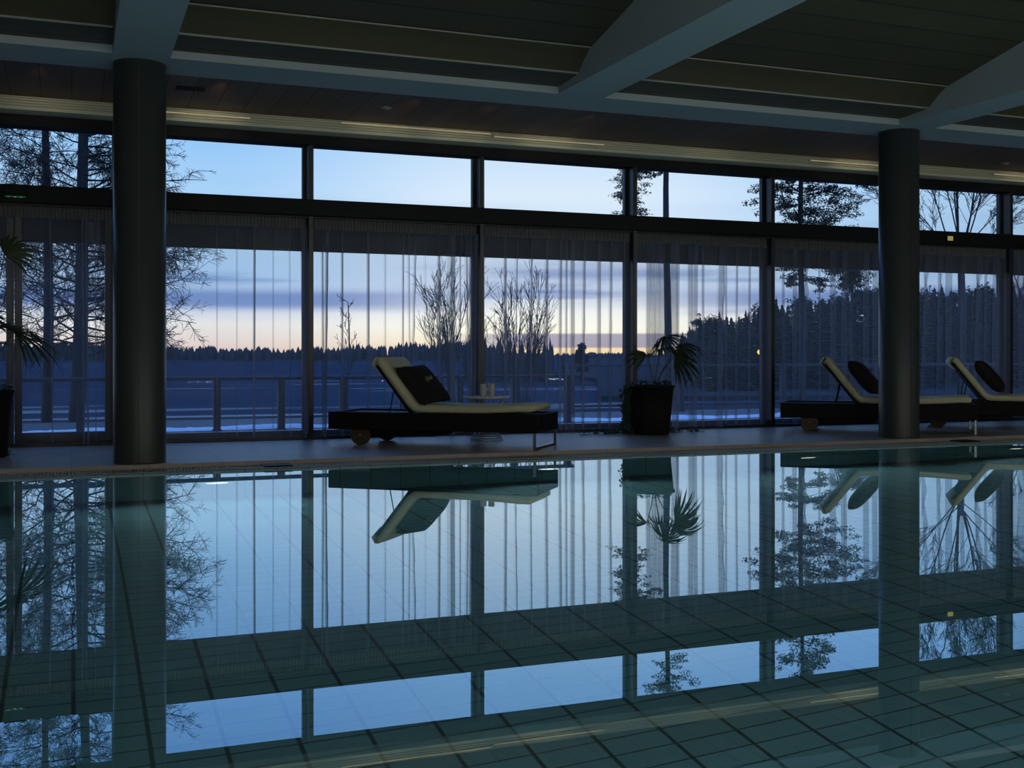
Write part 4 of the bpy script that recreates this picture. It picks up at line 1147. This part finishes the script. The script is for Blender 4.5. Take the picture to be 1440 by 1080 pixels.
# mauve cloud bank just over the horizon on the sunrise side
bank = N('ShaderNodeMapRange'); bank.interpolation_type = 'SMOOTHSTEP'; L(math_('ABSOLUTE', math_('SUBTRACT', eldeg, .75)), bank.inputs['Value'])
bank.inputs['From Min'].default_value = .30; bank.inputs['From Max'].default_value = .42; bank.inputs['To Min'].default_value = .8; bank.inputs['To Max'].default_value = 0
bside = N('ShaderNodeMapRange'); bside.interpolation_type = 'SMOOTHSTEP'; L(az, bside.inputs['Value'])
bside.inputs['From Min'].default_value = R(17); bside.inputs['From Max'].default_value = R(22)
mb = N('ShaderNodeMix'); mb.data_type = 'RGBA'; L(math_('MULTIPLY', bank.outputs[0], bside.outputs[0]), mb.inputs['Factor']); L(mc.outputs['Result'], mb.inputs['A']); mb.inputs['B'].default_value = (*s2l((140,135,165)),1)
bg = N('ShaderNodeBackground'); L(mb.outputs['Result'], bg.inputs['Color']); hi = N('ShaderNodeMapRange'); hi.interpolation_type = 'SMOOTHSTEP'; L(eldeg, hi.inputs['Value'])
hi.inputs['From Min'].default_value = 20; hi.inputs['From Max'].default_value = 38; hi.inputs['To Min'].default_value = 1.12; hi.inputs['To Max'].default_value = 3.2
lo = N('ShaderNodeMapRange'); lo.interpolation_type = 'SMOOTHSTEP'; L(eldeg, lo.inputs['Value'])
lo.inputs['From Min'].default_value = 1.5; lo.inputs['From Max'].default_value = 6.5; lo.inputs['To Min'].default_value = 1.20; lo.inputs['To Max'].default_value = .97
L(math_('MULTIPLY', hi.outputs[0], lo.outputs[0]), bg.inputs['Strength'])
# below the horizon the world is dark ground
gt = math_('GREATER_THAN', sp.outputs[2], -.002)
bg2 = N('ShaderNodeBackground'); bg2.inputs['Color'].default_value = (.02,.024,.03,1)
ms = N('ShaderNodeMixShader'); L(gt, ms.inputs[0]); L(bg2.outputs[0], ms.inputs[1]); L(bg.outputs[0], ms.inputs[2])
wo = N('ShaderNodeOutputWorld'); L(ms.outputs[0], wo.inputs[0])

# ------------------------------------------------------------------ lamps and added fill lights
def area(name, loc, rot, sx, sy, power, col):
    l = bpy.data.lights.new(name, 'AREA'); l.shape = 'RECTANGLE'; l.size = sx; l.size_y = sy; l.energy = power; l.color = col
    o = bpy.data.objects.new(name, l); COL.objects.link(o); o.location = loc; o.rotation_euler = rot
    return o
def point(name, loc, power, col, rad=0.0):
    l = bpy.data.lights.new(name, 'POINT'); l.energy = power; l.color = col; l.shadow_soft_size = rad
    o = bpy.data.objects.new(name, l); COL.objects.link(o); o.location = loc
    return o
for x in (-2.6, .8, 4.2, 7.6, 11.0, 14.4):
    point('front_fill', (x, YB+.35, 2.3), 100, (1,.95,.80))  # unseen fill added behind the camera for surfaces that face it
def spot(name, loc, aim, power, col, ang, blend):
    l = bpy.data.lights.new(name, 'SPOT'); l.energy = power; l.color = col; l.spot_size = ang; l.spot_blend = blend; l.shadow_soft_size = 0
    o = bpy.data.objects.new(name, l); COL.objects.link(o); o.location = loc
    o.rotation_euler = (Vector(aim)-Vector(loc)).to_track_quat('-Z','Y').to_euler()
    return o
for px, pw in ((60,4), (292,9), (540,5), (640,5), (770,7.5), (1000,3), (1200,10), (1435,9)):
    X = at(px, 11.86)
    spot('pelmet_spotlight', (X, 10.36, 3.345), (X, 11.86, 3.25), pw, (1,.90,.62), R(34), 1.0)
for x in (-1.5, 2.5, 6.5, 10.5, 14.5):
    area('soffit_fill', (x, .35, .35), (R(180),0,0), .5, .15, 56, (.80,.96,1))  # added upward fill without a fitting, brightens beam soffits and ceiling
for px in (305,770,1135,1427):
    spot('underwater_beam', (at(px,POOL_Y1), POOL_Y1-.07, WATER-.72), (at(px,POOL_Y1), POOL_Y1-2, WATER-.72), 72, (.72,.96,1), R(168), .4)
for x in (-1,2,5,8,11,14):
    spot('underwater_beam', (x, POOL_Y0+.07, WATER-.72), (x, POOL_Y0+2, WATER-.72), 72, (.72,.96,1), R(168), .4)  # unseen beams added at the near wall to light the bottom evenly

# ------------------------------------------------------------------ camera and view
cam = bpy.data.cameras.new('camera'); co = bpy.data.objects.new('camera', cam); COL.objects.link(co)
cam.sensor_width = 36; cam.lens = F/1440*36; cam.shift_y = (HORIZON-540)/1440
co.location = (0,0,EYE); co.rotation_euler = (R(90),0,-YAW); cam.clip_end = 3000; cam.clip_start = .05
scene.camera = co
vs_ = scene.view_settings
vs_.view_transform = 'Standard'; vs_.look = 'None'; vs_.exposure = 0.0; vs_.gamma = 1.0; vs_.use_curve_mapping = False
cy = scene.cycles
cy.transparent_max_bounces = 32; cy.max_bounces = 10; cy.sample_clamp_indirect = 4.0; cy.use_denoising = True
